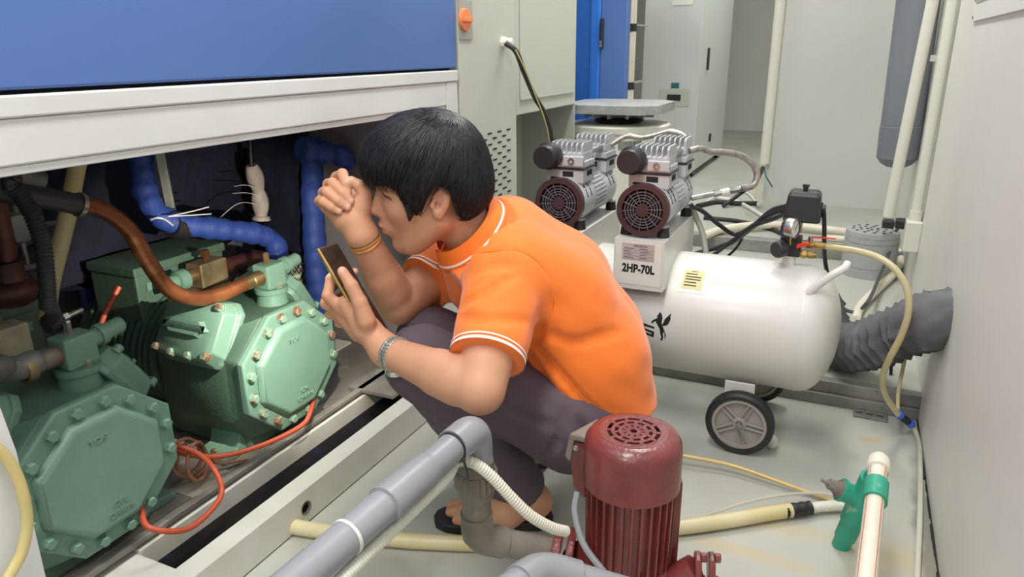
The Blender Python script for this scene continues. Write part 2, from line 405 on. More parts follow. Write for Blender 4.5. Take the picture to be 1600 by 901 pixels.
for i in range(12):
    a = i * PI / 6; b.cbox((0, 0, 0), (0.075, 0.01, 0.018), Matrix.Translation((vc.x + 0.11*math.cos(a), vc.y + 0.11*math.sin(a), 0.744)) @ Matrix.Rotation(a, 4, 'Z'))
b.build('armature', m_plate, vt)
h, ch = 0.20, 0.06
oct_ = [(-h+ch, -h), (h-ch, -h), (h, -h+ch), (h, h-ch), (h-ch, h), (-h+ch, h), (-h, h-ch), (-h, -h+ch)]
b = MB(); b.prism(oct_, (vc.x, vc.y, 0.756), (1, 0, 0), (0, 1, 0), 0.036); b.build('table_plate', m_plate, vt, smooth=0, bevel=0.002)

# ---------------------------------------------------------------- test chamber with open machine bay
m_bay = mat('bay_dark_metal', '#4a4a52', 0.6, c2='#33333a', scale=4)
m_foam = mat('black_foam', '#1b2036', 0.85, c2='#151827', scale=25, bump=0.9, bscale=40)
m_pinkw = mat('bay_light_panel', '#8d888c', 0.6, c2='#7a7579', scale=3)
m_pit_shade = mat('oily_pit_shade', '#0b0a0e', 0.55, c2='#1a1613', scale=9, c3='#141b38', scale3=6, lo3=0.62, hi3=0.7, spec=0.2)  # oily black, darkened further to carry the shade of the pit
m_frame = mat('frame_paint', '#d9d8d0', 0.4, c2='#cbc7b8', scale=5, c3='#8d7a5c', scale3=11, lo3=0.68, hi3=0.75)
m_rail = mat('rail_grime', '#8c8880', 0.5, c2='#6a655d', scale=7, c3='#b3afa6', scale3=12, lo3=0.6, hi3=0.7)
ch = thing('test_chamber', (-1.4, 0.6, 0), 'large blue and white environmental test chamber with an open machine bay at left', 'machine')
FX = -1.0; Y0 = -0.6; Y1 = 1.785
b = MB(); b.box((-2.2, Y0, 0.957), (FX, Y1, 2.2)); b.build('blue_panel', m_blue, ch, smooth=0, bevel=0.004)
b = MB(); b.box((-2.2, Y0, 0.95), (FX - 0.02, Y1 - 0.005, 0.957)); b.build('panel_gap', m_dark, ch, smooth=0)
b = MB(); b.box((-2.2, Y0, 0.922), (FX + 0.004, Y1, 0.951)); b.build('upper_rail', m_white, ch, smooth=0, bevel=0.003)
b = MB(); b.box((FX - 0.06, Y0, 0.861), (FX, Y1 - 0.06, 0.9215)); b.build('front_beam', m_white, ch, smooth=0, bevel=0.003)
b = MB(); b.box((FX - 0.06, Y0, 0.848), (FX - 0.004, Y1 - 0.06, 0.8605)); b.build('beam_lip', m_white, ch, smooth=0, bevel=0.002)
b = MB(); b.box((FX - 0.06, Y1 - 0.059, 0.0), (FX + 0.001, Y1, 0.9215)); b.build('corner_post', m_white, ch, smooth=0, bevel=0.003)
b = MB(); b.box((FX - 0.05, 1.50, 0.815), (FX - 0.012, Y1 - 0.06, 0.848)); b.build('rusty_bracket', mat('rusty_grey', '#9a8d86', 0.6, c2='#7d6a60', scale=12), ch, smooth=0)
# bay lining
b = MB(); b.box((-1.92, Y0, 0.0), (-1.87, Y1, 0.94)); b.build('back_panel', m_pinkw, ch, smooth=0)
b = MB(); b.box((-1.87, Y1 - 0.03, 0.09), (FX - 0.06, Y1 - 0.002, 0.94)); b.build('end_panel', m_pinkw, ch, smooth=0)
b = MB(); b.box((-1.9, Y0, 0.93), (FX - 0.06, Y1 - 0.03, 0.945)); b.build('bay_ceiling', m_bay, ch, smooth=0)
b = MB(); b.box((-1.9, Y0 - 0.03, 0.0), (FX, Y0, 0.95)); b.build('near_end_panel', m_pinkw, ch, smooth=0)
# black foam wrapped evaporator housing hanging in the bay
rng = random.Random(11)
b = MB()
n, k = 26, 12
def foam_grid(fn, nu, nv):
    vs = [fn(i / nu, j / nv) for j in range(nv + 1) for i in range(nu + 1)]
    fs = [(j*(nu+1)+i, j*(nu+1)+i+1, (j+1)*(nu+1)+i+1, (j+1)*(nu+1)+i) for j in range(nv) for i in range(nu)]
    b.add(vs, fs)
def jit(p, a=0.012): return V(p) + V(rng.uniform(-a, a), rng.uniform(-a, a), rng.uniform(-a, a))
foam_grid(lambda u, v: jit((-1.70, Y0 + 0.1 + u * 2.18, 0.45 + v * 0.48)), 40, 9)
foam_grid(lambda u, v: jit((-1.86 + u * 0.16, Y0 + 0.1 + v * 2.18, 0.45)), 4, 40)
foam_grid(lambda u, v: jit((-1.70 + u * 0.22, 1.68, 0.40 + v * 0.53)), 8, 9)
foam_grid(lambda u, v: jit((-1.48, 1.68 + u * 0.06, 0.40 + v * 0.53)), 3, 9)
foam_grid(lambda u, v: jit((-1.70 + u * 0.22, 1.68 + v * 0.06, 0.40)), 8, 3)
b.build('foam_lagging', m_foam, ch, smooth=60, fix=False)
# base: front channel with hole, far and near cross plates, inner rail, blackened pit floor
def plate_hole(mb, x, y0, y1, z0, z1, hy, hz, r, t, n=24):
    vs = []; 
    def sq(a):
        c, s_ = math.cos(a), math.sin(a); m = max(abs(c), abs(s_)); return c / m, s_ / m
    S = min(z1 - hz, hz - z0)
    for xx in (x, x - t):
        for i in range(n):
            a = 2*PI*i/n + PI/4; vs.append((xx, hy + r*math.cos(a), hz + r*math.sin(a)))
        for i in range(n):
            a = 2*PI*i/n + PI/4; c, s_ = sq(a); vs.append((xx, hy + S*c, hz + S*s_))
    fs = []
    for i in range(n):
        j = (i+1) % n
        fs += [(i, j, n+j, n+i), (2*n+i, 3*n+i, 3*n+j, 2*n+j), (i, 2*n+i, 2*n+j, j)]
    mb.add(vs, fs)
    mb.box((x - t, y0, z0), (x, hy - S, z1)); mb.box((x - t, hy + S, z0), (x, y1, z1))
    if hz + S < z1 - 1e-5: mb.box((x - t, hy - S, hz + S), (x, hy + S, z1))
    if hz - S > z0 + 1e-5: mb.box((x - t, hy - S, z0), (x, hy + S, hz - S))
b = MB(); plate_hole(b, FX, 0.2, Y1 - 0.06, 0.004, 0.085, 1.04, 0.041, 0.016, 0.004)
b.box((FX - 0.05, 0.2, 0.081), (FX - 0.004, Y1 - 0.06, 0.085)); b.box((FX - 0.05, 0.2, 0.004), (FX - 0.046, Y1 - 0.06, 0.081))
b.build('front_channel', m_frame, ch, smooth=0)
b = MB(); b.ring((FX - 0.006, 1.04, 0.041), (1, 0, 0), 0.0138, 0.0163, 0.0068, 28); b.build('hole_rim', m_rail, ch)
b = MB(); b.box((-1.30, 0.2, 0.0), (FX - 0.05, 0.742, 0.084)); b.build('near_cross_plate', m_frame, ch, smooth=0, bevel=0.002)
b = MB(); b.box((-1.19, 0.742, 0.0), (-1.146, Y1 - 0.04, 0.092)); b.build('inner_rail', m_frame, ch, smooth=0, bevel=0.002)
b = MB(); b.box((-1.87, -0.4, 0.0), (-1.19, Y1 - 0.04, 0.10)); b.build('compressor_bed', m_rail, ch, smooth=0, bevel=0.002)
b = MB(); b.box((-1.17, 0.4, 0.10), (-1.150, Y1 - 0.04, 0.112)); b.build('bed_edge', m_rail, ch, smooth=0, bevel=0.002)
b = MB(); b.box((-1.146, 0.742, 0.04), (FX - 0.05, Y1 - 0.04, 0.046)); b.build('shaded_pit_floor', m_pit_shade, ch, smooth=0)  # raised black sheet; the deep pit's shade is put into its colour
b = MB(); b.box((-1.20, 1.46, 0.1), (-1.05, 1.62, 0.112)); b.build('far_cross_plate', m_rail, ch, smooth=0, bevel=0.002)
b = MB(); b.box((-1.56, 1.50, 0.1), (-1.40, 1.74, 0.106)); b.build('bright_floor_patch', m_whitec, ch, smooth=0)  # white patch added for brightly lit floor showing under the end wall
b = MB(); b.box((-1.25, 0.90, 0.1), (-1.17, 1.01, 0.104)); b.build('clean_patch_plate', mat('bare_plate', '#c9c4b4', 0.3, 0.4), ch, smooth=0)
# diamond mesh grille on the end panel
gx0, gx1, gz0, gz1 = -1.74, -1.52, 0.24, 0.36
b = MB(); b.box((gx0, Y1 - 0.034, gz0), (gx1, Y1 - 0.031, gz1)); b.build('bright_grille_backing', m_whitec, ch, smooth=0)  # white panel stands in for the bright light behind the mesh
for s_ in (-1, 1):
    for i in range(-8, 16):
        x = gx0 + i * 0.018; pts = []
        a = [x, gz0]; e = [x + s_ * (gz1 - gz0) * 0.75, gz1]
        def clip(a, e):
            t0, t1 = 0.0, 1.0; dx = e[0] - a[0]
            for lim, sg in ((gx0, 1), (gx1, -1)):
                f0 = (a[0] - lim) * sg; f1 = (e[0] - lim) * sg
                if f0 < 0 and f1 < 0: return None
                if f0 < 0: t0 = max(t0, f0 / (f0 - f1))
                elif f1 < 0: t1 = min(t1, f0 / (f0 - f1))
            if t1 <= t0: return None
            return [(a[0] + dx*t, a[1] + (e[1]-a[1])*t) for t in (t0, t1)]
        q = clip(a, e)
        if not q: continue
        b = MB(); b.cyl((q[0][0], Y1 - 0.036, q[0][1]), (q[1][0], Y1 - 0.036, q[1][1]), 0.0016, seg=6, caps=False); b.build('grille_wire', m_blackp, ch)
# white corner panel nearest the camera
b = MB()
pts = [(-0.9900, 0.4770, 0.6300), (-0.9900, 0.4882, 0.4930), (-0.9900, 0.4836, 0.2166)]
pts = [(-0.99, -0.45, pts[0][2]), pts[0], pts[1], pts[2], (-0.99, pts[2][1] + 0.03, 0.004), (-0.99, -0.45, 0.004)]
b.prism([(p[1] - pts[0][1], p[2] - pts[0][2]) for p in pts], pts[0], (0, 1, 0), (0, 0, 1), 0.02)
b.build('near_side_cover', m_white, ch, smooth=0, bevel=0.002)

# ---------------------------------------------------------------- two green semi-hermetic compressors
m_green = mat('green_paint', '#739684', 0.42, c2='#698b7a', scale=7, lo=0.4, hi=0.7, c3='#8c7b58', scale3=9, lo3=0.68, hi3=0.76, bump=0.12, bscale=90)
m_greend = mat('green_paint_dusty', '#56725f', 0.55, c2='#4a6355', scale=6, c3='#5a5347', scale3=5, lo3=0.56, hi3=0.7, bump=0.25, bscale=120)
m_rust = mat('rusty_bolt', '#7d9c86', 0.5, c2='#7d5a44', scale=45, lo=0.48, hi=0.6)
m_brass = mat('brass', '#b59a6a', 0.35, 0.8, c2='#7f6a48', scale=25)
m_brassd = mat('dull_brass_block', '#a8946f', 0.5, 0.5, c2='#6f6249', scale=14, c3='#8a4a30', scale3=12, lo3=0.62, hi3=0.72)
m_copper = mat('copper', '#a3653f', 0.36, 0.6, c2='#74452b', scale=9, lo=0.42, hi=0.62, c3='#c08a60', scale3=20, lo3=0.62, hi3=0.75)
m_blackrust = mat('burnt_copper', '#5a3328', 0.45, 0.4, c2='#2a1d1a', scale=14)
OCT = [(0.058, 0.140), (-0.058, 0.140), (-0.152, 0.058), (-0.152, -0.060), (-0.060, -0.145), (0.060, -0.145), (0.152, -0.060), (0.152, 0.058)]
def octs(s, dx=0): return [(y * s, z * s) for y, z in OCT]
def ring_at(x, cy, cz, s, sub=1):
    return [V(x, cy + y * s, cz + z * s) for y, z in OCT]
def compressor(cy, cz, label, rust):
    t = thing('refrigeration_compressor', (-1.42, cy, 0.10), label, 'compressor', 'green compressors in the machine bay')
    mbolt = m_rust if rust else m_green
    # crankcase: octagonal at the cover, boxy behind
    b = MB()
    box = [(0.10, 0.13), (-0.10, 0.13), (-0.155, 0.06), (-0.155, -0.10), (-0.12, -0.16), (0.12, -0.16), (0.155, -0.10), (0.155, 0.06)]
    rings = [ring_at(-1.166, cy, cz, 1.0), [V(-1.20, cy + y * 0.97, cz + z * 0.97) for y, z in box], [V(-1.40, cy + y, cz + z) for y, z in box], [V(-1.43, cy + y * 0.93, cz + z * 0.93) for y, z in box]]
    b.loft(rings); b.build('crankcase', m_green if not rust else m_greend, t, bevel=0.006, bseg=3, smooth=30)
    # end cover: flange with raised panel
    b = MB(); b.loft([ring_at(-1.165, cy, cz, 1.02), ring_at(-1.150, cy, cz, 1.02), ring_at(-1.147, cy, cz, 1.0)])
    cv = b.build('end_cover', m_green, t, bevel=0.002, smooth=30)
    b = MB(); b.loft([ring_at(-1.148, cy, cz, 0.80), ring_at(-1.136, cy, cz, 0.76), ring_at(-1.131, cy, cz, 0.72)])
    b.build('raised_panel', m_green, cv, bevel=0.004, bseg=3, smooth=30)
    # bolts around the flange
    P8 = OCT + [OCT[0]]
    k = 0
    for (y0, z0), (y1, z1) in zip(P8, P8[1:]):
        for f in (0.25, 0.75):
            y, z = (y0 + (y1 - y0) * f) * 0.905, (z0 + (z1 - z0) * f) * 0.905
            k += 1
            if k == 12: continue
            bolt(t, (-1.147, cy + y, cz + z), (1, 0, 0), 0.0106, 0.012, mbolt)
    text('cover_lettering', 'TOP', 0.017, (-1.1312, cy - 0.008, cz + 0.068), (0, 1, 0), (0, 0, 1), m_green, cv, 0.0024, xs=1.0, spacing=1.2)
    text('cover_lettering', 'OIL', 0.015, (-1.1312, cy + 0.010, cz - 0.066), (0, 1, 0), (0, 0, 1), m_green, cv, 0.0024, spacing=1.2)
    text('cover_lettering', 'DRAIN', 0.015, (-1.1312, cy + 0.010, cz - 0.085), (0, 1, 0), (0, 0, 1), m_green, cv, 0.0024, spacing=1.2)
    # cylinder heads of the V
    for s_ in (-1, 1):
        n_ = V(0, s_ * math.sin(math.radians(58)), math.cos(math.radians(58)))
        e_ = V(0, s_ * math.cos(math.radians(58)), -math.sin(math.radians(58)))
        c = V(-1.30, cy, cz + 0.03) + n_ * 0.125
        X = V(1, 0, 0)
        def hr(h, a, w_): # ring of head at height h with half sizes a (x) and w_
            ch_ = 0.022
            pts = [(-a, -w_ + ch_), (-a, w_ - ch_), (-a + ch_, w_), (a - ch_, w_), (a, w_ - ch_), (a, -w_ + ch_), (a - ch_, -w_), (-a + ch_, -w_)]
            return [c + n_ * h + X * p + e_ * q for p, q in pts]
        b = MB(); b.loft([hr(0, 0.10, 0.078), hr(0.014, 0.10, 0.078), hr(0.018, 0.094, 0.073), hr(0.052, 0.088, 0.066), hr(0.058, 0.080, 0.058)])
        hd = b.build('cylinder_head', m_green, t, bevel=0.003, smooth=30)
        b = MB(); b.loft([hr(0.0575, 0.066, 0.02), hr(0.070, 0.062, 0.016)]); b.build('head_rib', m_green, hd, bevel=0.003)
        for p, q in ((-0.08, -0.055), (0.08, -0.055), (-0.08, 0.055), (0.08, 0.055), (-0.028, 0.060), (0.028, 0.060), (-0.028, -0.06), (0.028, -0.06)):
            bolt(hd, c + n_ * 0.049 + X * p * 0.94 + e_ * q, n_, 0.009, 0.016, mbolt)
    # motor housing with cooling ribs
    b = MB(); b.lathe((-1.40, cy, cz - 0.005), (-1, 0, 0), [(0, 0.14), (0.30, 0.14), (0.345, 0.125), (0.36, 0.09)], 40); mh = b.build('motor_housing', m_greend, t)
    for i in range(12):
        x = -1.445 - i * 0.0215
        b = MB(); b.ring((x, cy, cz - 0.005), (-1, 0, 0), 0.136, 0.153, 0.008, 40); b.build('cooling_rib', m_greend, mh)
    # terminal box
    b = MB(); b.box((-1.66, cy - 0.115, cz + 0.06), (-1.50, cy + 0.155, cz + 0.205)); tb = b.build('terminal_box', m_greend, t, smooth=0, bevel=0.004)
    b = MB(); b.box((-1.665, cy - 0.12, cz + 0.205), (-1.494, cy + 0.16, cz + 0.228)); b.build('lid', m_greend, tb, smooth=0, bevel=0.004)
    for i in range(4):
        b = MB(); b.box((-1.4995, cy - 0.09 + i * 0.062, cz + 0.165), (-1.496, cy - 0.05 + i * 0.062, cz + 0.185)); b.build('knockout', m_green, tb, smooth=0, bevel=0.001)
    # feet
    for x in (-1.26, -1.66):
        for s_ in (-1, 1):
            b = MB(); b.prism([(0, 0), (0.075, 0), (0.075, 0.014), (0.03, 0.022), (0.0, 0.10)], (x + 0.045, cy + s_ * 0.11, 0.101), (0, s_, 0), (0, 0, 1), 0.09 * -1 if s_ > 0 else 0.09)
            ft = b.build('foot', m_green, t, smooth=0, bevel=0.003)
            bolt(ft, (x, cy + s_ * 0.165, 0.115), (0, 0, 1), 0.0095, 0.010, m_rust)
    b = MB(); b.box((-1.70, cy - 0.115, 0.101), (-1.20, cy + 0.115, cz - 0.12)); b.build('sump', m_greend, t, smooth=0, bevel=0.01)
    # discharge valve on the front top neck
    vx, vy, vz = -1.245, cy + 0.055, cz + 0.135
    b = MB(); b.lathe((vx, vy, vz - 0.03), (0, 0, 1), [(0, 0.042), (0.035, 0.036), (0.05, 0.034), (0.05, 0.040), (0.062, 0.040)], 24); nk = b.build('valve_neck', m_green, t)
    b = MB(); b.cbox((vx, vy, vz + 0.062), (0.05, 0.062, 0.06)); dv = b.build('discharge_valve', m_green, t, smooth=0, bevel=0.005)
    b = MB(); b.lathe((vx, vy + 0.028, vz + 0.068), (0.0, 1, 0.12), [(0, 0.017), (0.02, 0.017), (0.02, 0.021), (0.034, 0.021), (0.034, 0.016), (0.07, 0.016), (0.074, 0.013)], 20); b.build('valve_cap', m_green, dv)
    b = MB(); b.lathe((vx - 0.005, vy + 0.0, vz + 0.09), (0, 0, 1), [(0, 0.010), (0.006, 0.010), (0.006, 0.0075), (0.024, 0.0075), (0.027, 0.005)], 6); b.build('flare_plug', m_brass if rust else m_steel, dv, smooth=0)
    bolt(dv, (vx + 0.020, vy + 0.005, vz + 0.032), (0, 0, 1), 0.009, 0.012, m_rust)
    b = MB(); b.lathe((vx, vy - 0.03, vz + 0.062), (0, -1, 0), [(0, 0.019), (0.03, 0.018), (0.032, 0.0165), (0.06, 0.016)], 20); b.build('solder_joint', m_brass if rust else mat('dull_lead', '#8b8d88', 0.55, 0.4, c2='#6e5a48', scale=16), dv)
    # suction valve on the motor side
    sx, sy, sz = -1.43, cy + 0.035, cz + 0.155
    b = MB(); b.lathe((sx, sy, sz - 0.05), (0, 0, 1), [(0, 0.05), (0.035, 0.046), (0.035, 0.052), (0.05, 0.052)], 24); b.build('valve_flange', m_brassd if rust else m_green, t)
    b = MB(); b.cbox((sx, sy, sz + 0.032), (0.052, 0.085, 0.062)); sv = b.build('suction_valve', m_brassd if rust else mat('primer_block', '#c9c0a6', 0.6, c2='#a99f88', scale=20), t, smooth=0, bevel=0.004)
    b = MB(); b.lathe((sx, sy - 0.042, sz + 0.034), (0, -1, 0), [(0, 0.018), (0.03, 0.018)], 20); b.build('thread', m_brass, sv)
    b = MB(); b.lathe((sx, sy - 0.07, sz + 0.034), (0, -1, 0), [(0, 0.026), (0.022, 0.026), (0.026, 0.022), (0.026, 0.018), (0.05, 0.018), (0.052, 0.014)], 20 if rust else 8); b.build('valve_cap', m_green, sv)
    b = MB(); b.lathe((sx, sy + 0.0, sz + 0.062), (0, 0, 1), [(0, 0.006), (0.012, 0.006), (0.012, 0.012), (0.026, 0.012), (0.028, 0.009)], 6); b.build('flare_plug', m_copper if rust else m_steel, sv, smooth=0)
    return t
compressor(0.705, 0.292, 'green cast compressor nearest the camera, TOP and OIL DRAIN on its cover', False)
compressor(1.207, 0.292, 'second green compressor with rusty bolts, lit by the phone in the bay', True)

# ---------------------------------------------------------------- pipes and hoses in the machine bay
m_bluewrap = mat('blue_insulation_tape', '#3350a0', 0.6, c2='#253a7c', scale=10, bump=1.0, bscale=55, stretch=(1.0, 1.0, 0.45))
m_beige = mat('beige_pipe', '#cfc294', 0.4, c2='#bfae7c', scale=5)
m_red = mat('red_orange_tube', '#c9583a', 0.4, c2='#a8452c', scale=8)
m_brown = mat('brown_wire', '#8a6450', 0.5, c2='#a87256', scale=14)
m_tapew = mat('grey_white_wrap', '#c9c0b4', 0.7, c2='#a89c90', scale=15, bump=0.5, bscale=40)
m_clear = mat('clear_yellow_hose', '#d9c98e', 0.2, c2='#cdb872', scale=6, alpha=0.8)
m_tie = mat('white_cable_tie', '#dcdcd8', 0.4)
def rib(period, depth):
    return lambda L, T: 1.0 - depth * (0.5 + 0.5 * math.cos(2 * PI * L / period))
def hose(name, pts, r, m, label, cat, seg=12, n=10, parent=None, step=None, rf=None, group=None):
    b = MB(); b.tube(pts, r, seg, n, step, rf); o = b.build(name, m, parent, smooth=60)
    return tag(o, label, cat, group) if parent is None else o
t = thing('copper_pipe', (-1.26, 0.95, 0.5), 'bent copper discharge pipe joining the second green compressor to a black hose', 'pipe')
hose('pipe', [(-1.245, 1.178, 0.489)] + [(-1.2450, 1.1083, 0.4857), (-1.2470, 1.0406, 0.4977), (-1.2500, 0.9838, 0.5350), (-1.2550, 0.9497, 0.6017), (-1.2600, 0.9262, 0.6700), (-1.2650, 0.8975, 0.7086), (-1.2700, 0.8662, 0.7316), (-1.2700, 0.8344, 0.7424)], 0.0165, m_copper, '', '', 18, 10, t)
hose('braided_hose', [(-1.2700, 0.8435, 0.7383), (-1.2720, 0.8043, 0.7537), (-1.2750, 0.7638, 0.7688), (-1.2800, 0.7170, 0.7855), (-1.2800, 0.6618, 0.8032)] + [(-1.3, 0.2, 0.66), (-1.34, -0.5, 0.66)], 0.0195, m_blackp, '', '', 18, 10, t, step=0.003, rf=rib(0.006, 0.05))
c = (-1.2700, 0.8435, 0.7383); d = V((-1.2700, 0.8435, 0.7383)) - V((-1.2720, 0.8043, 0.7537))
b = MB(); b.ring(V(c) - d.normalized() * 0.006, d, 0.0185, 0.0225, 0.008, 28); b.build('hose_clamp', m_steel, t)
hose('corrugated_hose', [(-1.26, 0.35, 0.93)] + [(-1.2200, 0.6726, 0.8336), (-1.2150, 0.6996, 0.8014), (-1.2100, 0.7174, 0.7565), (-1.2050, 0.7215, 0.7018), (-1.2000, 0.7133, 0.6489), (-1.2000, 0.7044, 0.5924)], 0.0145, m_black, 'black corrugated cable hose coming down beside the beige pipe', 'hose', 14, 10, step=0.0016, rf=rib(0.0064, 0.16))
# pressure sensor on the near suction valve
t = thing('pressure_sensor', (-1.2700, 0.7466, 0.5463), 'black knurled pressure connector with shiny steel stem above the nearest compressor', 'sensor')
e0 = V((-1.2700, 0.7359, 0.5402)); e1 = V((-1.2700, 0.8057, 0.5462)); dd = (e1 - e0); L_ = dd.length
b = MB(); b.lathe(e0, dd, [(0, 0.017), (L_*0.08, 0.019), (L_*0.36, 0.018), (L_*0.40, 0.014)], 16); b.build('knurled_nut', m_black, t, smooth=0)
b = MB(); b.lathe(e0 + dd * 0.38, dd, [(0, 0.0095), (L_*0.2, 0.0095), (L_*0.2, 0.005)], 6); b.build('hex_nut', m_steel, t, smooth=0)
b = MB(); b.cyl(e0 + dd * 0.55, e1, 0.0052, seg=16); b.build('stem', m_steel, t)
b = MB(); b.tube([((-1.2000, 0.7054, 0.5967)), e0 + V(0.03, 0, 0.03), e0 + V(0.006, 0.004, 0.006)], 0.012, 12); b.build('boot', m_black, t)
hose('drain_pipe', [(-1.5000, 1.0173, 0.7983), (-1.5000, 0.9984, 0.7572), (-1.5000, 0.9696, 0.6891), (-1.5000, 0.9363, 0.6196), (-1.5000, 0.8992, 0.5448), (-1.5000, 0.8715, 0.4677)], 0.0175, m_beige, 'beige plastic pipe slanting down behind the black hoses', 'pipe', 18)
# blue-taped suction pipe
t = thing('insulated_pipe', (-1.5, 1.25, 0.6), 'blue taped insulated suction pipe bending over the second green compressor', 'pipe')
hose('wrap', [(-1.5800, 1.2301, 0.8063), (-1.5700, 1.2128, 0.7314), (-1.5500, 1.1976, 0.6723), (-1.5200, 1.2007, 0.6265), (-1.5000, 1.2386, 0.5961), (-1.4700, 1.3084, 0.5736), (-1.4400, 1.3801, 0.5501), (-1.4200, 1.4355, 0.5288), (-1.4100, 1.4658, 0.4937), (-1.4100, 1.4658, 0.4459)], 0.030, m_bluewrap, '', '', 16, 12, t, step=0.006, rf=lambda L, T: 0.95 + 0.05 * math.sin(L * 160) + 0.05 * math.sin(L * 61))
hose('bare_elbow', [(-1.4300, 1.4787, 0.4848), (-1.4300, 1.4502, 0.4625), (-1.4300, 1.3969, 0.4764), (-1.4300, 1.3220, 0.4786)] + [(-1.43, 1.28, 0.483)], 0.020, m_blackrust, '', '', 16, 8, t)
hose('tape_ring', [(-1.5000, 1.2158, 0.5978), (-1.5000, 1.2557, 0.5825)], 0.030, m_blackp, '', '', 16, 4, t)
hose('cable_tie', [(-1.5000, 1.1617, 0.6236), (-1.4850, 1.1681, 0.6283), (-1.4800, 1.1843, 0.6206), (-1.4850, 1.2073, 0.6010)], 0.0025, m_tie, '', '', 6, 6, t)
hose('cable_tie', [(-1.4600, 1.1768, 0.6318), (-1.4500, 1.2399, 0.6325), (-1.4500, 1.2921, 0.6335)], 0.0016, m_tie, '', '', 6, 4, t)
hose('cable_tie', [(-1.4600, 1.1768, 0.6318), (-1.4500, 1.2382, 0.6232), (-1.4500, 1.2969, 0.6145)], 0.0016, m_tie, '', '', 6, 4, t)
# steel strut
a0 = (-1.5300, 1.2365, 0.7877); a1 = (-1.5300, 1.2443, 0.6118)
b = MB(); b.cyl(a0, a1, 0.011, seg=4); b.cyl(V(a0) + V(0.004, 0.006, 0), V(a1) + V(0.004, 0.006, 0), 0.008, seg=4)
tag(b.build('steel_strut', mat('galvanised', '#8f8f88', 0.35, 0.7), smooth=0), 'narrow galvanised strut hanging beside the blue insulated pipe', 'bracket')
# vertical blue pipe
t = thing('insulated_pipe', (-1.4, 1.62, 0.1), 'thick vertical blue taped pipe behind the raised hand', 'pipe')
hose('wrap', [(-1.4200, 1.6640, 0.7665), (-1.4100, 1.6434, 0.6686), (-1.4000, 1.6213, 0.5796), (-1.4000, 1.6108, 0.4671), (-1.4000, 1.6055, 0.3501), (-1.4000, 1.6085, 0.2265), (-1.4000, 1.6118, 0.0764)], 0.034, m_bluewrap, '', '', 18, 12, t, step=0.007, rf=lambda L, T: 0.96 + 0.04 * math.sin(L * 130) + 0.04 * math.sin(L * 47))
hose('folded_tape', [(-1.3600, 1.5482, 0.7520), (-1.3500, 1.6270, 0.7324), (-1.3400, 1.6844, 0.7221), (-1.3400, 1.7276, 0.6866)], 0.031, m_bluewrap, '', '', 14, 8, t, step=0.008, rf=lambda L, T: 0.9 + 0.18 * math.sin(L * 90))
# wrapped connector with cable ties
t = thing('wrapped_connector', (-1.5200, 1.5262, 0.5416), 'pale cloth-wrapped cable connector hanging from the bay ceiling', 'connector')
hose('wrap', [(-1.5200, 1.5228, 0.7016), (-1.5200, 1.5298, 0.6700), (-1.5200, 1.5371, 0.6232), (-1.5200, 1.5379, 0.5822), (-1.5200, 1.5339, 0.5418)], 0.026, m_tapew, '', '', 14, 10, t, step=0.004, rf=lambda L, T: 0.62 + 0.30 * abs(math.sin(L / T * PI * 2.2)) + 0.25 * (L / T > 0.93))
hose('cable', [(-1.5200, 1.5339, 0.8112), (-1.5200, 1.5262, 0.7508), (-1.5200, 1.5216, 0.6946)], 0.006, m_blackp, '', '', 8, 6, t)
for q in ([(-1.5000, 1.5072, 0.6443), (-1.5000, 1.4682, 0.6561), (-1.5000, 1.4314, 0.6587)], [(-1.5000, 1.5085, 0.6223), (-1.5000, 1.4693, 0.6346), (-1.5000, 1.4238, 0.6409)], [(-1.5000, 1.5068, 0.5972), (-1.5000, 1.4370, 0.6104), (-1.5000, 1.3599, 0.5820)]):
    hose('cable_tie', q, 0.001, m_tie, '', '', 5, 5, t)
# blue gas bottle behind
t = thing('gas_bottle', (-1.8150, 1.1768, 0.2759), 'small blue refrigerant bottle with white labels behind the compressors', 'bottle')
c = V((-1.8150, 1.2055, 0.3595)); c.z = 0.10
b = MB(); b.lathe(c, (0, 0, 1), [(0, 0.04), (0.005, 0.046), (0.30, 0.046), (0.34, 0.036), (0.36, 0.02)], 28); b.build('body', mat('bottle_blue', '#2b4aa8', 0.4), t)
b = MB(); b.lathe(c + V(0, 0, 0.36), (0, 0, 1), [(0, 0.018), (0.03, 0.018), (0.03, 0.026), (0.05, 0.026), (0.055, 0.02)], 12); b.build('valve', m_steel, t)
b = MB(); b.lathe(c + V(0, 0, 0.17), (0, 0, 1), [(0, 0.0466), (0.07, 0.0466)], 28, caps=False); b.build('paper_label', m_whitec, t)
# red and orange oil tubes, brown coil
hose('oil_tube', [(-1.15, 0.764, 0.172)] + [(-1.1150, 0.7432, 0.1598), (-1.0900, 0.7578, 0.1447), (-1.0800, 0.8001, 0.1234), (-1.0900, 0.8603, 0.1161), (-1.1000, 0.9081, 0.1320), (-1.1400, 0.9340, 0.1600), (-1.1700, 0.9270, 0.1951), (-1.2000, 0.9093, 0.2158), (-1.2400, 0.9095, 0.2153)], 0.0058, m_red, 'orange oil tube looping from the nearest compressor cover over the dark pit', 'tube', 12)
hose('oil_tube', [(-1.15, 1.266, 0.172)] + [(-1.1200, 1.2131, 0.1648), (-1.1150, 1.1820, 0.1518), (-1.1300, 1.1226, 0.1447), (-1.1500, 1.0421, 0.1496), (-1.1700, 0.9708, 0.1661), (-1.2000, 0.9243, 0.1891), (-1.2500, 0.9147, 0.1977)], 0.0058, m_red, 'orange oil tube running along the bed from the second compressor cover', 'tube', 12)
hose('oil_tube', [(-1.4600, 1.0206, 0.5021), (-1.4600, 0.9920, 0.4716), (-1.4600, 0.9668, 0.4406), (-1.4600, 0.9523, 0.4078), (-1.4600, 0.9609, 0.3503)], 0.0062, m_red, 'red tube standing up between the two green compressors', 'tube', 10)
pts = []
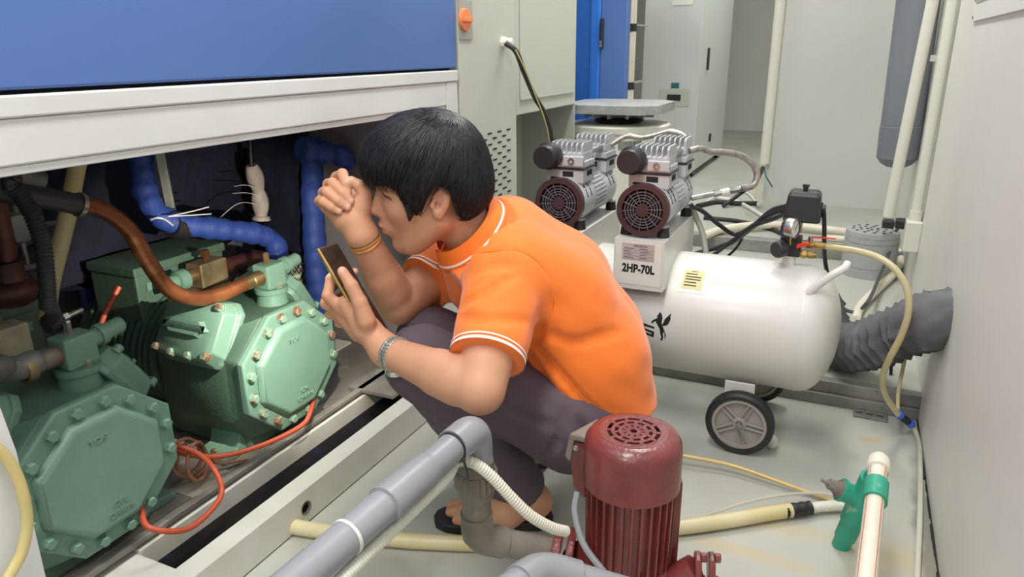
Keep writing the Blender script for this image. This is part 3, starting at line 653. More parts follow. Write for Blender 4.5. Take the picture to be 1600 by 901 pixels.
for i in range(34):
    a = i * 2 * PI / 11; k = i / 33
    p = V(-1.21 - 0.02 * math.sin(a * 0.5), 0.93 + 0.032 * math.cos(a) + 0.02 * k, 0.175 + 0.042 * math.sin(a) - 0.02 * k); pts.append(p)
hose('coiled_tube', pts + [V(-1.2, 1.0, 0.125), V(-1.18, 1.06, 0.108)], 0.0042, m_brown, 'coil of thin brown tubing lying between the two compressors', 'tube', 8, 5)
# dirty grey discharge pipe of the nearest compressor
t = thing('discharge_pipe', (-1.245, 0.5, 0.48), 'dirty grey soldered pipe entering the nearest compressor from the left', 'pipe')
hose('pipe', [(-1.245, 0.68, 0.489)] + [(-1.2450, 0.6864, 0.4925), (-1.2450, 0.6600, 0.4926), (-1.2400, 0.6297, 0.5027), (-1.2300, 0.5856, 0.5097)] + [(-1.23, 0.2, 0.47), (-1.24, -0.5, 0.46)], 0.022, mat('dirty_grey_pipe', '#7f8280', 0.5, 0.3, c2='#5c5a58', scale=9, c3='#8a5a3c', scale3=10, lo3=0.62, hi3=0.7), '', '', 18, 8, t)
b = MB(); b.ring(V(-1.245, 0.665, 0.487), (0, 1, 0), 0.02, 0.0245, 0.016, 24); b.build('solder_band', m_brassd, t)
# rusty stop valve and pipe at the left edge
t = thing('stop_valve', (-1.4000, 0.7737, 0.5880), 'rusty brown stop valve with upright copper pipe at the left edge', 'valve')
c = V((-1.4000, 0.7655, 0.5778))
b = MB(); b.sphere(c, 0.05, 18, 12, (0.9, 1.0, 0.62)); b.lathe(c, (0, 0, 1), [(0.02, 0.03), (0.05, 0.026), (0.05, 0.032), (0.06, 0.032)], 16); b.build('body', m_blackrust, t)
hose('pipe', [c + V(0, 0, 0.05), V((-1.4000, 0.7724, 0.6510)), V((-1.4000, 0.7731, 0.7057)), V((-1.4000, 0.7751, 0.7646))], 0.016, m_blackrust, '', '', 14, 8, t)
# fan guard and motor glimpsed top left
t = thing('fan_motor', (-1.6200, 0.9276, 0.6381), 'silver fan motor with spoked guard in the dark upper left of the bay', 'fan')
c = V((-1.6200, 0.9273, 0.6495)); ax = V(0.75, -0.3, -0.1).normalized(); u_, w_, _ = frame(ax)
m_alu = mat('cast_aluminium', '#a3a09a', 0.4, 0.6, c2='#7c7872', scale=12)
b = MB(); b.ring(c, ax, 0.082, 0.094, 0.03, 40); b.build('guard_ring', m_alu, t)
b = MB(); b.lathe(c - ax * 0.05, ax, [(0, 0.06), (0.05, 0.05), (0.075, 0.03)], 24); b.build('hub', m_alu, t)
for i in range(8):
    a = i * PI / 4; q = u_ * math.cos(a) + w_ * math.sin(a)
    b = MB(); b.cyl(c + ax * 0.012 + q * 0.03, c + ax * 0.02 + q * 0.088, 0.006, seg=8); b.build('spoke', m_alu, t)
b = MB(); b.cyl(V((-1.6000, 0.9782, 0.7360)), V((-1.6000, 0.9239, 0.7678)), 0.03, seg=20); b.build('motor_can', m_alu, t)
# clear yellow hose hanging at the lower left corner
hose('clear_hose', [(-0.9650, 0.4477, 0.5304), (-0.9600, 0.4637, 0.5088), (-0.9550, 0.4725, 0.4733), (-0.9500, 0.4723, 0.4331), (-0.9500, 0.4675, 0.3957), (-0.9500, 0.4533, 0.3623), (-0.9500, 0.4313, 0.3393), (-0.9500, 0.4066, 0.3173)], 0.0074, m_clear, 'clear yellow hose arching over the white panel in the lower left corner', 'hose', 14)

# ---------------------------------------------------------------- red water pump and its grey pipework
m_redp = mat('oxide_red_paint', '#7f3a37', 0.3, c2='#6d3130', scale=14, c3='#3f2020', scale3=16, lo3=0.63, hi3=0.7, bump=0.35, bscale=110, coat=0.25)
m_pvc = mat('grey_pvc', '#94969a', 0.38, c2='#898b8f', scale=4, c3='#b5b5b0', scale3=9, lo3=0.62, hi3=0.72)
m_pvcd = mat('dirty_pvc', '#8b857b', 0.6, c2='#6c6359', scale=9, c3='#a8a298', scale3=12, lo3=0.6, hi3=0.72, bump=0.2, bscale=60)
m_white_hose = mat('white_conduit', '#dedccf', 0.45, c2='#d2cfbf', scale=6)
wp = thing('water_pump', (-0.268, 1.033, 0.0), 'dark red electric water pump with a finned vertical motor in the foreground', 'pump')
cx, cy = -0.268, 1.033
R_ = 0.081
# fan cowl: dome with slotted top
b = MB(); b.lathe((cx, cy, 0.312), (0, 0, 1), [(0, 0.079), (0.0, R_), (0.062, R_), (0.078, 0.079), (0.088, 0.072), (0.092, 0.062), (0.0935, 0.054)], 56, caps=False)
b.lathe((cx, cy, 0.312), (0, 0, 1), [(0, 0.0), (0, 0.079)], 56, caps=False)
cowl = b.build('fan_cowl', m_redp, wp)
b = MB(); b.lathe((cx, cy, 0.395), (0, 0, 1), [(0, 0.0), (0, 0.056)], 40, caps=False); b.build('cowl_interior', m_dark, cowl)
# grating: rings and spokes in one cast top, slots between
def sector_ring(mb, r0, r1, a0, a1, z0, z1, n=6):
    vs = []; fs = []
    for i in range(n + 1):
        a = a0 + (a1 - a0) * i / n
        for r, z in ((r0, z0), (r1, z0), (r1, z1), (r0, z1)): vs.append((cx + r*math.cos(a), cy + r*math.sin(a), z))
    for i in range(n):
        for k in range(4): fs.append((i*4+k, i*4+(k+1) % 4, (i+1)*4+(k+1) % 4, (i+1)*4+k))
    fs += [(0, 1, 2, 3), tuple(n*4+k for k in (3, 2, 1, 0))]
    mb.add(vs, fs)
zt = 0.4055; b = MB()
for r0, r1 in ((0.006, 0.0125), (0.0185, 0.025), (0.031, 0.037), (0.0435, 0.056)):
    b.ring((cx, cy, zt - 0.004), (0, 0, 1), r0, r1, 0.004, 48)
for i in range(10):
    a = i * PI / 5 + 0.2; w_ = 0.14
    sector_ring(b, 0.012, 0.019, a, a + 0.45, zt - 0.004, zt, 3)
    sector_ring(b, 0.0245, 0.0315, a + 0.15, a + 0.15 + 0.22, zt - 0.004, zt, 3)
    sector_ring(b, 0.0365, 0.044, a, a + 0.14, zt - 0.004, zt, 3)
b.build('grating', m_redp, cowl, bevel=0)
# finned stator
b = MB(); b.cyl((cx, cy, 0.150), (cx, cy, 0.318), 0.066, seg=48); b.build('stator', m_redp, wp)
for i in range(30):
    a = 2 * PI * i / 30
    if 2.55 < a < 3.35: continue
    M_ = Matrix.Translation((cx, cy, 0)) @ Matrix.Rotation(a, 4, 'Z')
    b = MB(); b.add([(0.06, -0.0026, 0.158), (0.074, -0.0018, 0.165), (0.074, 0.0018, 0.165), (0.06, 0.0026, 0.158), (0.06, -0.0026, 0.316), (0.0765, -0.0018, 0.316), (0.0765, 0.0018, 0.316), (0.06, 0.0026, 0.316)],
          [(0,3,2,1),(4,5,6,7),(0,1,5,4),(1,2,6,5),(2,3,7,6),(3,0,4,7)], M_)
    b.build('fin', m_redp, wp, smooth=0)
b = MB(); b.lathe((cx, cy, 0.112), (0, 0, 1), [(0, 0.052), (0.012, 0.064), (0.03, 0.074), (0.046, 0.076), (0.05, 0.068)], 48); b.build('end_bell', m_redp, wp)
for a in (0.35, 3.6, 5.3, 1.9):
    M_ = Matrix.Translation((cx, cy, 0)) @ Matrix.Rotation(a, 4, 'Z')
    b = MB(); b.box((0.066, -0.012, 0.125), (0.084, 0.012, 0.318), M_) if a == 0.35 else b.box((0.062, -0.010, 0.13), (0.079, 0.010, 0.17), M_); b.build('lug', m_redp, wp, smooth=0, bevel=0.003)
# terminal box on the left
u_ = V(-0.93, 0.36, 0); s_ = V(0.36, 0.93, 0)
b = MB(); b.prism([(0, -0.012), (0.028, 0.0), (0.036, 0.05), (0.026, 0.092), (0.0, 0.098)], V(cx, cy, 0.268) + u_ * 0.072 - s_ * 0.035, u_, (0, 0, 1), 0.07); tb = b.build('terminal_box', m_redp, wp, smooth=0, bevel=0.004)
b = MB(); b.prism([(0.034, 0.048), (0.046, 0.055), (0.036, 0.104), (0.0, 0.112), (0.0, 0.1), (0.026, 0.094)], V(cx, cy, 0.268) + u_ * 0.072 - s_ * 0.038, u_, (0, 0, 1), 0.076); b.build('cover', m_pvcd, tb, smooth=0, bevel=0.003)
bolt(tb, V(cx, cy, 0.352) + u_ * 0.09 - s_ * 0.04, (0.1, -0.9, 0.3), 0.004, 0.006, m_steel)
# volute casing, inlet and outlet flanges
b = MB(); b.lathe((cx, cy, 0.0), (0, 0, 1), [(0.0, 0.05), (0.008, 0.075), (0.02, 0.08), (0.07, 0.085), (0.10, 0.075), (0.115, 0.05)], 40); b.build('volute', m_redp, wp)
fl0 = V(-0.352, 0.985, 0.165); fd = V(-0.90, -0.22, 0.12).normalized()
b = MB(); b.tube([(cx - 0.02, cy, 0.10), (cx - 0.06, cy - 0.03, 0.135), fl0], 0.030, 20, 8); b.build('inlet_neck', m_redp, wp)
def flange(c, d, parent, name, rr=0.036, hh=0.012, roll=0.4):
    u, w, d = frame(d); pts = []
    for i in range(24):
        a = 2 * PI * i / 24; e = rr * (1.0 + 0.32 * max(0, abs(math.cos(a + roll))) ** 6)
        pts.append((e * math.cos(a), e * math.sin(a)))
    b = MB(); b.prism(pts, c, u, w, hh * (1 if u.cross(w).dot(d) > 0 else -1)); f = b.build(name, m_redp, parent, smooth=0, bevel=0.003)
    for s2 in (0, PI):
        q = c + u * (rr * 1.12 * math.cos(s2 - roll)) + w * (rr * 1.12 * math.sin(s2 - roll))
        bolt(f, q + d * hh, d, 0.008, 0.009, m_redp, washer=False)
    return f
flange(fl0, fd, wp, 'inlet_flange', 0.040, 0.014)
flange(fl0 + fd * 0.022, fd, wp, 'inlet_flange', 0.040, 0.016)
ol = V((-0.1404, 1.0397, 0.1709)); od = V(0.9, 0.25, 0.05).normalized()
b = MB(); b.tube([(cx + 0.02, cy, 0.10), (cx + 0.06, cy - 0.01, 0.12), ol - od * 0.012], 0.024, 18, 8); b.build('outlet_neck', m_redp, wp)
flange(ol - od * 0.014, od, wp, 'outlet_flange', 0.027, 0.011, 1.3)
flange(ol + od * 0.008, od, wp, 'outlet_flange', 0.027, 0.011, 1.3)
b = MB(); b.tube([(-0.3446, 0.9794, 0.3011), (-0.3413, 0.9597, 0.2748), (-0.3159, 0.9348, 0.2375), (-0.2742, 0.9199, 0.2066), (-0.2503, 0.9132, 0.1892)], 0.0055, 8); b.build('motor_cable', mat('grey_cable', '#8d8f92', 0.5), wp)

# grey riser pipe: horizontal run toward the camera, elbow, union, dirty elbow to the pump
gp = thing('riser_pipe', (-0.48, 0.75, 0.38), 'large grey plastic pipe running to an elbow under the man\'s left arm', 'pipe')
E0 = V((-0.4784, 0.8754, 0.4436)); EN = V((-0.5101, 0.5011, 0.4319)); ax = (EN - E0).normalized(); dn = V(-0.035, 0.05, -1).normalized()
PR = 0.0228
LL = (EN - E0).length
b = MB(); b.cyl(E0 + ax * 0.03, E0 + ax * LL * 1.3, PR, seg=32); b.build('pipe', m_pvc, gp)
def elbow(mb, c, d0, d1, r, leg=0.045, n=10, seg=28):
    pts = [c + d0 * leg, c + d0 * leg * 0.55]
    for i in range(n + 1):
        t = i / n; pts.append((c + d0 * leg * 0.5) * (1-t)**2 + c * (2*t*(1-t)) + (c + d1 * leg * 0.5) * t**2)
    pts += [c + d1 * leg * 0.55, c + d1 * leg]
    mb.tube(pts, r, seg, raw=True)
b = MB(); elbow(b, E0, ax, dn, 0.0272, 0.062); b.build('elbow', m_pvc, gp, smooth=60)
q0 = V((-0.4987, 0.7445, 0.4303)); s0 = (q0 - E0).dot(ax); q1 = V((-0.5074, 0.6625, 0.4244)); s1 = (q1 - E0).dot(ax)
b = MB(); b.lathe(E0 + ax * (s0 - 0.012), ax, [(0, PR), (0.016, 0.0262), (s1 - s0 + 0.016, 0.0268), (s1 - s0 + 0.018, PR)], 32); b.build('coupling', m_pvc, gp)
def tie(s, m, r, name):
    b = MB(); b.ring(E0 + ax * s - ax * 0.0022, ax, PR, PR + 0.0016, 0.0045, 36); o = b.build(name, m, gp); return o
st = (V((-0.4906, 0.8133, 0.4490)) - E0).dot(ax); tie(st, m_blackp, 0, 'cable_tie')
hose('tie_tail', [E0 + ax * st + V(0.022, -0.006, -0.01), E0 + ax * (st - 0.008) + V(0.018, 0.0, -0.04), E0 + ax * (st - 0.02) + V(0.012, 0.0, -0.062)], 0.0022, m_blackp, '', '', 6, 6, gp)
st2 = (V((-0.5069, 0.5865, 0.4226)) - E0).dot(ax); tie(st2, m_whitec, 0, 'cable_tie')
for k, s in enumerate((s1 + 0.05, s1 + 0.12, s1 + 0.17)):
    u, w, _ = frame(ax); nrm = (V(-0.75, 0, 0.66)); nrm = (nrm - ax * nrm.dot(ax)).normalized()
    wv = nrm.cross(ax).normalized()
    for q in range(7):
        a = q * 0.006; b = MB(); p_ = E0 + ax * (s + a) + nrm * (PR - 0.0002)
        Mq = Matrix((tuple(ax) + (0,), tuple(wv) + (0,), tuple(nrm) + (0,), (0, 0, 0, 1))).transposed(); Mq.translation = p_
        b.cbox((0, (q * 7 % 3 - 1) * 0.0008, 0), (0.0028, 0.0016 + 0.0012 * (q % 3), 0.0006), Mq); b.build('printed_mark', m_blackp, gp, smooth=0)
# union and dirty elbow
up_ = thing('union_elbow', (-0.48, 0.9, 0.15), 'dirty stained plastic union and elbow between the grey pipe and the red pump', 'pipe')
D0 = E0 + dn * 0.058; LE = V((-0.4802, 0.8902, 0.2316)); LE = E0 + dn * ((LE - E0).dot(dn))
tl = (LE - D0).length
b = MB(); b.lathe(D0, dn, [(0, 0.0285), (0.016, 0.031), (0.02, 0.031), (0.02, 0.026)], 32); b.build('union_collar', m_pvcd, up_)
b = MB()
n = 20; r0 = 0.0335; vs = []; fs = []
prof = []
for i in range(n * 4):
    a = 2*PI*i/(n*4); prof.append((a, r0 + (0.002 if i % 4 in (0, 1) else 0.0)))
u, w, d = frame(dn)
for t_ in (0.018, 0.022, 0.046, 0.05):
    k = 0.93 if t_ in (0.018, 0.05) else 1.0
    for a, r in prof: vs.append(D0 + d * t_ + u * (r*k*math.cos(a)) + w * (r*k*math.sin(a)))
m4 = n * 4
for k in range(3):
    for i in range(m4): fs.append((k*m4+i, k*m4+(i+1) % m4, (k+1)*m4+(i+1) % m4, (k+1)*m4+i))
fs += [tuple(range(m4)), tuple(range(3*m4, 4*m4))]
b.add(vs, fs); b.build('union_nut', m_pvcd, up_, smooth=25)
b = MB(); b.lathe(D0, dn, [(0.05, 0.0285), (0.068, 0.0285), (0.070, 0.024), (tl, 0.024)], 28); b.build('lower_socket', m_pvcd, up_)
ld = (fl0 + fd * 0.04 - LE).normalized()
b = MB(); elbow(b, LE, -dn, ld, 0.0268, 0.05); b.build('elbow', m_pvcd, up_, smooth=60)
b = MB(); b.cyl(LE + ld * 0.045, fl0 + fd * 0.038, 0.0235, seg=28); b.build('stub_pipe', m_pvcd, up_)
# grey elbow in the foreground
fe = thing('delivery_pipe', (-0.33, 0.8, 0.25), 'grey plastic elbow pipe at the bottom edge in front of the pump', 'pipe')
F0 = V((-0.3253, 0.7797, 0.3031)); da = (V((-0.3481, 0.6720, 0.3243)) - F0).normalized(); db = (V((-0.2194, 0.8357, 0.2559)) - F0).normalized()
b = MB(); elbow(b, F0, da, db, 0.0262, 0.055); b.build('elbow', m_pvc, fe, smooth=60)
b = MB(); b.cyl(F0 + da * 0.03, F0 + da * 0.5, 0.0225, seg=28); b.build('pipe', m_pvc, fe)
b = MB(); b.cyl(F0 + db * 0.03, F0 + db * 0.16, 0.0225, seg=28); b.build('pipe', m_pvc, fe)
# white corrugated conduit tied under the grey pipe
hose('corrugated_conduit', [E0 + ax * (st2 + 0.10) + V(0.020, 0, -0.030), E0 + ax * st2 + V(0.016, 0, -0.030), E0 + ax * (s1 - 0.02) + V(0.008, 0, -0.036), E0 + ax * (st + 0.03) + V(0.006, 0.0, -0.034)] + [(-0.4898, 0.8321, 0.4037), (-0.4668, 0.8429, 0.4035), (-0.4415, 0.8568, 0.3772), (-0.4124, 0.8683, 0.3392), (-0.3852, 0.8807, 0.3063), (-0.3601, 0.9049, 0.2762), (-0.3439, 0.9289, 0.2575)], 0.0095, m_white_hose, 'white corrugated conduit tied to the grey pipe and entering the red pump', 'hose', 14, 12, step=0.0011, rf=rib(0.005, 0.13))
# hoses lying on the floor
m_yhose = mat('yellowed_hose', '#d8c996', 0.35, c2='#e6dcb8', scale=5, alpha=0.92)
hose('drain_hose', [(-1.1326, 0.9825, 0.0170), (-1.0637, 0.9885, 0.0170), (-0.9712, 1.0058, 0.0170), (-0.8550, 1.0322, 0.0170), (-0.7334, 1.0687, 0.0170), (-0.5929, 1.1210, 0.0170)], 0.0165, m_yhose, 'yellowed hose on the floor emerging from under the white channel', 'hose', 16)
t = thing('floor_hose', (-0.1, 1.42, 0), 'yellowed hose joined with black tape to white corrugated hose on the floor', 'hose')
hose('hose', [(-0.2636, 1.3262, 0.0170), (-0.2036, 1.3680, 0.0170), (-0.1308, 1.4216, 0.0180), (-0.0695, 1.4706, 0.0190), (-0.0254, 1.5034, 0.0190)], 0.0165, m_yhose, '', '', 16, 10, t)
hose('tape_joint', [(-0.0392, 1.4920, 0.0190), (-0.0127, 1.5109, 0.0195), (0.0141, 1.5301, 0.0200)], 0.0145, m_black, '', '', 14, 6, t, step=0.004, rf=lambda L, T: 1.05 + 0.06 * math.sin(L * 300))
hose('corrugated_end', [(0.0090, 1.5267, 0.0190), (0.0386, 1.5480, 0.0190), (0.0712, 1.5669, 0.0180), (0.1042, 1.5770, 0.0160)], 0.0125, m_white_hose, '', '', 14, 12, t, step=0.0011, rf=rib(0.0045, 0.14))
hose('amber_tube', [(-0.3326, 1.6082, 0.0300), (-0.2700, 1.6165, 0.0300), (-0.1780, 1.6281, 0.0250), (-0.0860, 1.6165, 0.0200), (-0.0053, 1.6077, 0.0120), (0.0440, 1.6028, 0.0080), (0.0853, 1.5920, 0.0060)], 0.0048, mat('amber_tube', '#d9b56a', 0.25, c2='#e3c98c', scale=6, alpha=0.9), 'thin amber tube snaking from behind the pump to the green valve', 'tube', 10)
hose('clear_tube', [(-0.2408, 1.3439, 0.0300), (-0.1835, 1.4022, 0.0300), (-0.1132, 1.4833, 0.0300), (-0.0437, 1.5417, 0.0300), (0.0289, 1.5908, 0.0250), (0.0832, 1.6068, 0.0200)], 0.0042, mat('clear_tube', '#d4d2c4', 0.15, alpha=0.55), 'clear thin tube arching over the yellowed floor hose', 'tube', 10)
# green valve and white pipe by the wall
m_ppr = mat('ppr_cream', '#e4ddcb', 0.4, c2='#d8cfb8', scale=7)
m_vgreen = mat('valve_green', '#2f9a7e', 0.45, c2='#3aa589', scale=8, c3='#b9c2b4', scale3=18, lo3=0.64, hi3=0.7)
gv = thing('stop_valve', (0.09, 1.43, 0.0), 'green plastic stop valve with rusty spindle standing on the floor by the wall', 'valve')
g0 = V((0.0821, 1.4465, 0.0000)); g1 = V((0.1173, 1.4000, 0.2082)); gd = g1 - g0; gl = gd.length
b = MB(); b.cyl(g0, g0 + gd * 0.22, 0.0185, seg=24); b.build('floor_stub', m_vgreen, gv)
b = MB(); b.lathe(g0, gd, [(gl*0.14, 0.0215), (gl*0.38, 0.0215), (gl*0.38, 0.025), (gl*0.62, 0.026), (gl*0.70, 0.023), (gl*0.96, 0.023)], 28); b.build('body', m_vgreen, gv)
sp = V((0.0279, 1.4000, 0.1726)); s0_ = g0 + gd * 0.66; sd = (sp - s0_); sl = sd.length
b = MB(); b.lathe(s0_, sd, [(0, 0.02), (sl*0.42, 0.021), (sl*0.5, 0.0245), (sl*0.55, 0.0245)], 24); b.build('bonnet', m_vgreen, gv)
b = MB(); b.lathe(s0_, sd, [(sl*0.55, 0.019), (sl*0.60, 0.019), (sl*0.60, 0.015), (sl*0.66, 0.015), (sl*0.66, 0.0125), (sl*0.72, 0.0125)], 20)
b.lathe(s0_, sd, [(sl*0.72, 0.0115), (sl*0.84, 0.0115)], 6); b.lathe(s0_, sd, [(sl*0.84, 0.0055), (sl*0.90, 0.0055), (sl*0.90, 0.0038), (sl*1.02, 0.0038)], 12)
b.build('spindle', m_pvcd, gv, smooth=20)
pp = thing('supply_pipe', (0.11, 1.2, 0.17), 'cream plastic pipe with red stripe and green collar running toward the camera', 'pipe')
w0 = V((0.1206, 1.3900, 0.2404)); w1 = V((0.1043, 1.0800, 0.1910)); wd_ = (w1 - w0).normalized()
b = MB(); b.cyl(w0, w0 + wd_ * 0.6, 0.0165, seg=28); b.build('pipe', m_ppr, pp)
b = MB(); b.lathe(w0 - wd_ * 0.010, wd_, [(-0.014, 0.006), (-0.010, 0.014), (0, 0.0195), (0.012, 0.0212), (0.030, 0.0212), (0.033, 0.0165)], 28); b.build('end_cap', m_ppr, pp)
cs = (V((0.1246, 1.3000, 0.2179)) - w0).dot(wd_)
b = MB(); b.lathe(w0 + wd_ * 0.058, wd_, [(0, 0.0165), (0, 0.0212), (0.052, 0.0215), (0.052, 0.0165)], 28); b.build('collar', m_vgreen, pp)
for a in (0.9, -0.75):
    q = V(0, 0, 1) - wd_ * wd_.z; q = q.normalized() * math.cos(a) + wd_.cross(q.normalized()) * math.sin(a)
    b = MB(); b.cyl(w0 + wd_ * 0.02 + q * 0.0160, w0 + wd_ * 0.6 + q * 0.0160, 0.0010, seg=6); b.build('red_stripe', m_red, pp)
b = MB(); b.cyl(g1 - gd * 0.05, w0 + wd_ * 0.03, 0.018, seg=20); b.build('branch', m_vgreen, pp)

# ---------------------------------------------------------------- white air compressor: tank, two twin-head pumps
m_tank = mat('tank_white', '#dddcd7', 0.32, c2='#d6d4ce', scale=3, coat=0.1)
m_silver = mat('silver_paint', '#c6c7c9', 0.42, 0.12, c2='#bcbdbf', scale=12)
m_fanbr = mat('fan_cover_brown', '#4a3236', 0.45)
m_grill = mat('fan_grille_grey', '#6d6468', 0.45)
m_wheel = mat('wheel_grey', '#9a9590', 0.5)
m_spec = mat('spec_plate', '#c3b7b4', 0.45, c2='#b8abaa', scale=10)
m_ink = mat('black_ink', '#1c1718', 0.6)
TR, TY, TZ = 0.165, 1.9, 0.31
ac = thing('air_compressor', (-0.42, 1.9, 0), 'white 2HP-70L air compressor tank on wheels with two silver pump motors', 'air compressor')
def wrap(x, s, h=0.0006):
    a = s / TR; return V(x, TY - (TR + h) * math.cos(a), TZ + (TR + h) * math.sin(a))
b = MB(); pr = []
for i in range(13):
    a = PI / 2 * i / 12; pr.append((0.085 - 0.085 * math.cos(a), max(TR * math.sin(a), 0.001)))
pr2 = [(0.89 - t, r) for t, r in reversed(pr)]
b.lathe((-0.86, TY, TZ), (1, 0, 0), pr + pr2, 72); tank = b.build('tank', m_tank, ac, smooth=50)
for x in (-0.062, -0.775):
    b = MB(); b.ring((x, TY, TZ), (1, 0, 0), TR - 0.002, TR + 0.0012, 0.004, 72); b.build('weld_seam', m_tank, tank)
# lettering and emblem wrapped on the tank
def wrap_poly(name, poly, x0, s0, sx, sy, parent, m, h=0.0007):
    n = len(poly); bm = bmesh.new()
    vs = [bm.verts.new((p[0], -p[1], 0)) for p in poly]; f = bm.faces.new(vs)
    bmesh.ops.triangulate(bm, faces=[f])
    bmesh.ops.subdivide_edges(bm, edges=bm.edges, cuts=2, use_grid_fill=True)
    me = bpy.data.meshes.new(name); off = V(parent['_w'])
    for v in bm.verts: v.co = wrap(x0 + v.co.x * sx, s0 + v.co.y * sy, h) - off
    bm.to_mesh(me); bm.free(); me.materials.append(m); return link(name, me, parent, off)
EX, ES = -0.3979 - 403 * 0.000304, 0.0462 + 605 * 0.000305
horse = [(403,603),(410,612),(420,622),(429,652),(424,690),(432,720),(446,742),(450,762),(441,790),(446,820),(438,856),(421,853),(430,822),(419,792),(414,752),(398,728),(380,702),(372,684),(356,698),(349,714),(343,706),(350,694),(332,712),(338,694),(355,676),(368,668),(382,660),(392,648),(386,652),(378,648),(388,630),(396,614)]
wing = [(426,722),(448,718),(474,706),(488,688),(484,684),(494,668),(488,664),(498,640),(492,638),(501,600),(484,618),(464,640),(448,662),(440,690)]
tail = [(444,752),(456,764),(466,790),(468,812),(461,838),(466,834),(456,806),(458,786),(448,770)]
for pl in (horse, wing, tail): wrap_poly('winged_horse_emblem', pl, EX, ES, 0.000304, 0.000305, tank, m_ink)
S_ = [(255,722),(260,716),(366,740),(366,756),(282,742),(285,764),(362,782),(366,788),(362,838),(258,806),(258,790),(345,812),(346,798),(268,778),(256,768)]
wrap_poly('brand_lettering', S_, EX, ES, 0.000304, 0.000305, tank, m_ink)
# remaining letters of the brand name to the left
def wrap_text(body, size, x, s, parent, m, name):
    o = text(name, body, size, (0, 0, 0), (1, 0, 0), (0, 1, 0), m, parent, 0.0, align='RIGHT', bold=0.002)
    off = V(parent['_w'])
    bm = bmesh.new(); bm.from_mesh(o.data)
    for v in bm.verts: q = v.co + off; v.co = wrap(x + q.x, s + q.y, 0.0007) - off
    bm.to_mesh(o.data); bm.free(); return o
wrap_text('PEGASU', 0.048, -0.442, -0.011, tank, m_ink, 'brand_lettering')
# yellow instruction label
def wrap_rect(name, x0, x1, s0, s1, m, h):
    n = 6; vs = [wrap(x0 + (x1-x0)*i, s0 + (s1-s0)*j/n, h) for j in range(n+1) for i in (0, 1)]
    b = MB(); b.add(vs, [(2*j, 2*j+1, 2*j+3, 2*j+2) for j in range(n)]); return b.build(name, m, tank)
wrap_rect('label_border', -0.366, -0.294, 0.106, 0.182, m_whitec, 0.0006)
wrap_rect('instruction_label', -0.356, -0.304, 0.116, 0.175, mat('label_yellow', '#d8cf98', 0.5), 0.0011)
rng = random.Random(2)
for i, s in enumerate((0.170, 0.161, 0.152, 0.144, 0.135, 0.126)):
    wrap_rect('label_print', -0.350 + (0.012 if i == 0 else 0), -0.310 - rng.uniform(0, 0.012), s - 0.0016, s + 0.0016, m_ink if i else m_red, 0.0014)
# legs, wheels
for s_ in (-1, 1):
    yy = TY + s_ * 0.13
    b = MB(); b.prism([(-0.225, 0.185), (-0.150, 0.185), (-0.150, 0.09), (-0.165, 0.065), (-0.20, 0.065), (-0.225, 0.12)], (0, yy + 0.004, 0), (1, 0, 0), (0, 0, 1), 0.006); b.build('wheel_bracket', m_tank, ac, smooth=0, bevel=0.002)
    b = MB(); b.box((-0.80, yy - 0.02, 0.0), (-0.76, yy + 0.02, 0.02)); b.box((-0.795, yy - 0.015, 0.02), (-0.765, yy + 0.015, 0.24)); b.build('front_leg', m_tank, ac, smooth=0, bevel=0.003)
    wc = V(-0.176, TY + s_ * 0.158, 0.086); d = V(0, s_, 0)
    o_ = wc - d * 0.015
    b = MB(); b.lathe(o_, d, [(0.0, 0.068), (-0.001, 0.078), (0.004, 0.085), (0.015, 0.086), (0.026, 0.085), (0.031, 0.078), (0.030, 0.068), (0.0, 0.068)], 48, caps=False); wh = b.build('tyre', m_black, ac)
    b = MB(); b.ring(o_ + d * 0.001, d, 0.060, 0.0695, 0.028, 48); b.cyl(o_ + d * 0.010, o_ + d * 0.020, 0.062, seg=48); rm = b.build('rim', m_wheel, ac)
    b = MB(); b.lathe(o_ + d * 0.008, d, [(0, 0.018), (0.016, 0.018), (0.018, 0.015)], 24); b.build('hub', m_wheel, rm)
    b = MB(); b.lathe(o_ + d * 0.024, d, [(0, 0.010), (0.004, 0.010), (0.004, 0.0075), (0.012, 0.007)], 14); b.build('axle_end', m_steel, rm)
    u, w, _ = frame(d)
    for k in range(5):
        for off in (-0.006, 0.006):
            a = k * 2*PI/5 + 0.5; q = u*math.cos(a) + w*math.sin(a); pq = u*-math.sin(a) + w*math.cos(a)
            b = MB(); b.cyl(o_ + d*0.0235 + q*0.016 + pq*off, o_ + d*0.0235 + q*0.061 + pq*off, 0.0028, seg=6); b.build('spoke', m_wheel, rm)
    if s_ < 0: b = MB(); b.cyl(o_ + d*0.034 , o_ + d*0.034 + V(0.022, 0, -0.045), 0.0014, seg=6); b.build('split_pin', m_steel, rm)
b = MB(); b.cyl((-0.176, TY - 0.165, 0.086), (-0.176, TY + 0.165, 0.086), 0.008, seg=12); b.build('axle', m_steel, ac)
b = MB(); b.sphere(V((-0.0967, 1.8000, 0.0172)), 0.019, 14, 10, (0.8, 0.8, 1.1)); b.build('drain_foot', m_tank, ac)
# handle on the right dome
b = MB(); b.tube([(-0.0555, 1.8000, 0.4349), (-0.0427, 1.8000, 0.4497), (-0.0073, 1.8000, 0.4863), (0.0167, 1.8100, 0.5039), (0.0224, 1.8300, 0.5102)], 0.0095, 12, 8); b.build('handle', m_tank, ac)

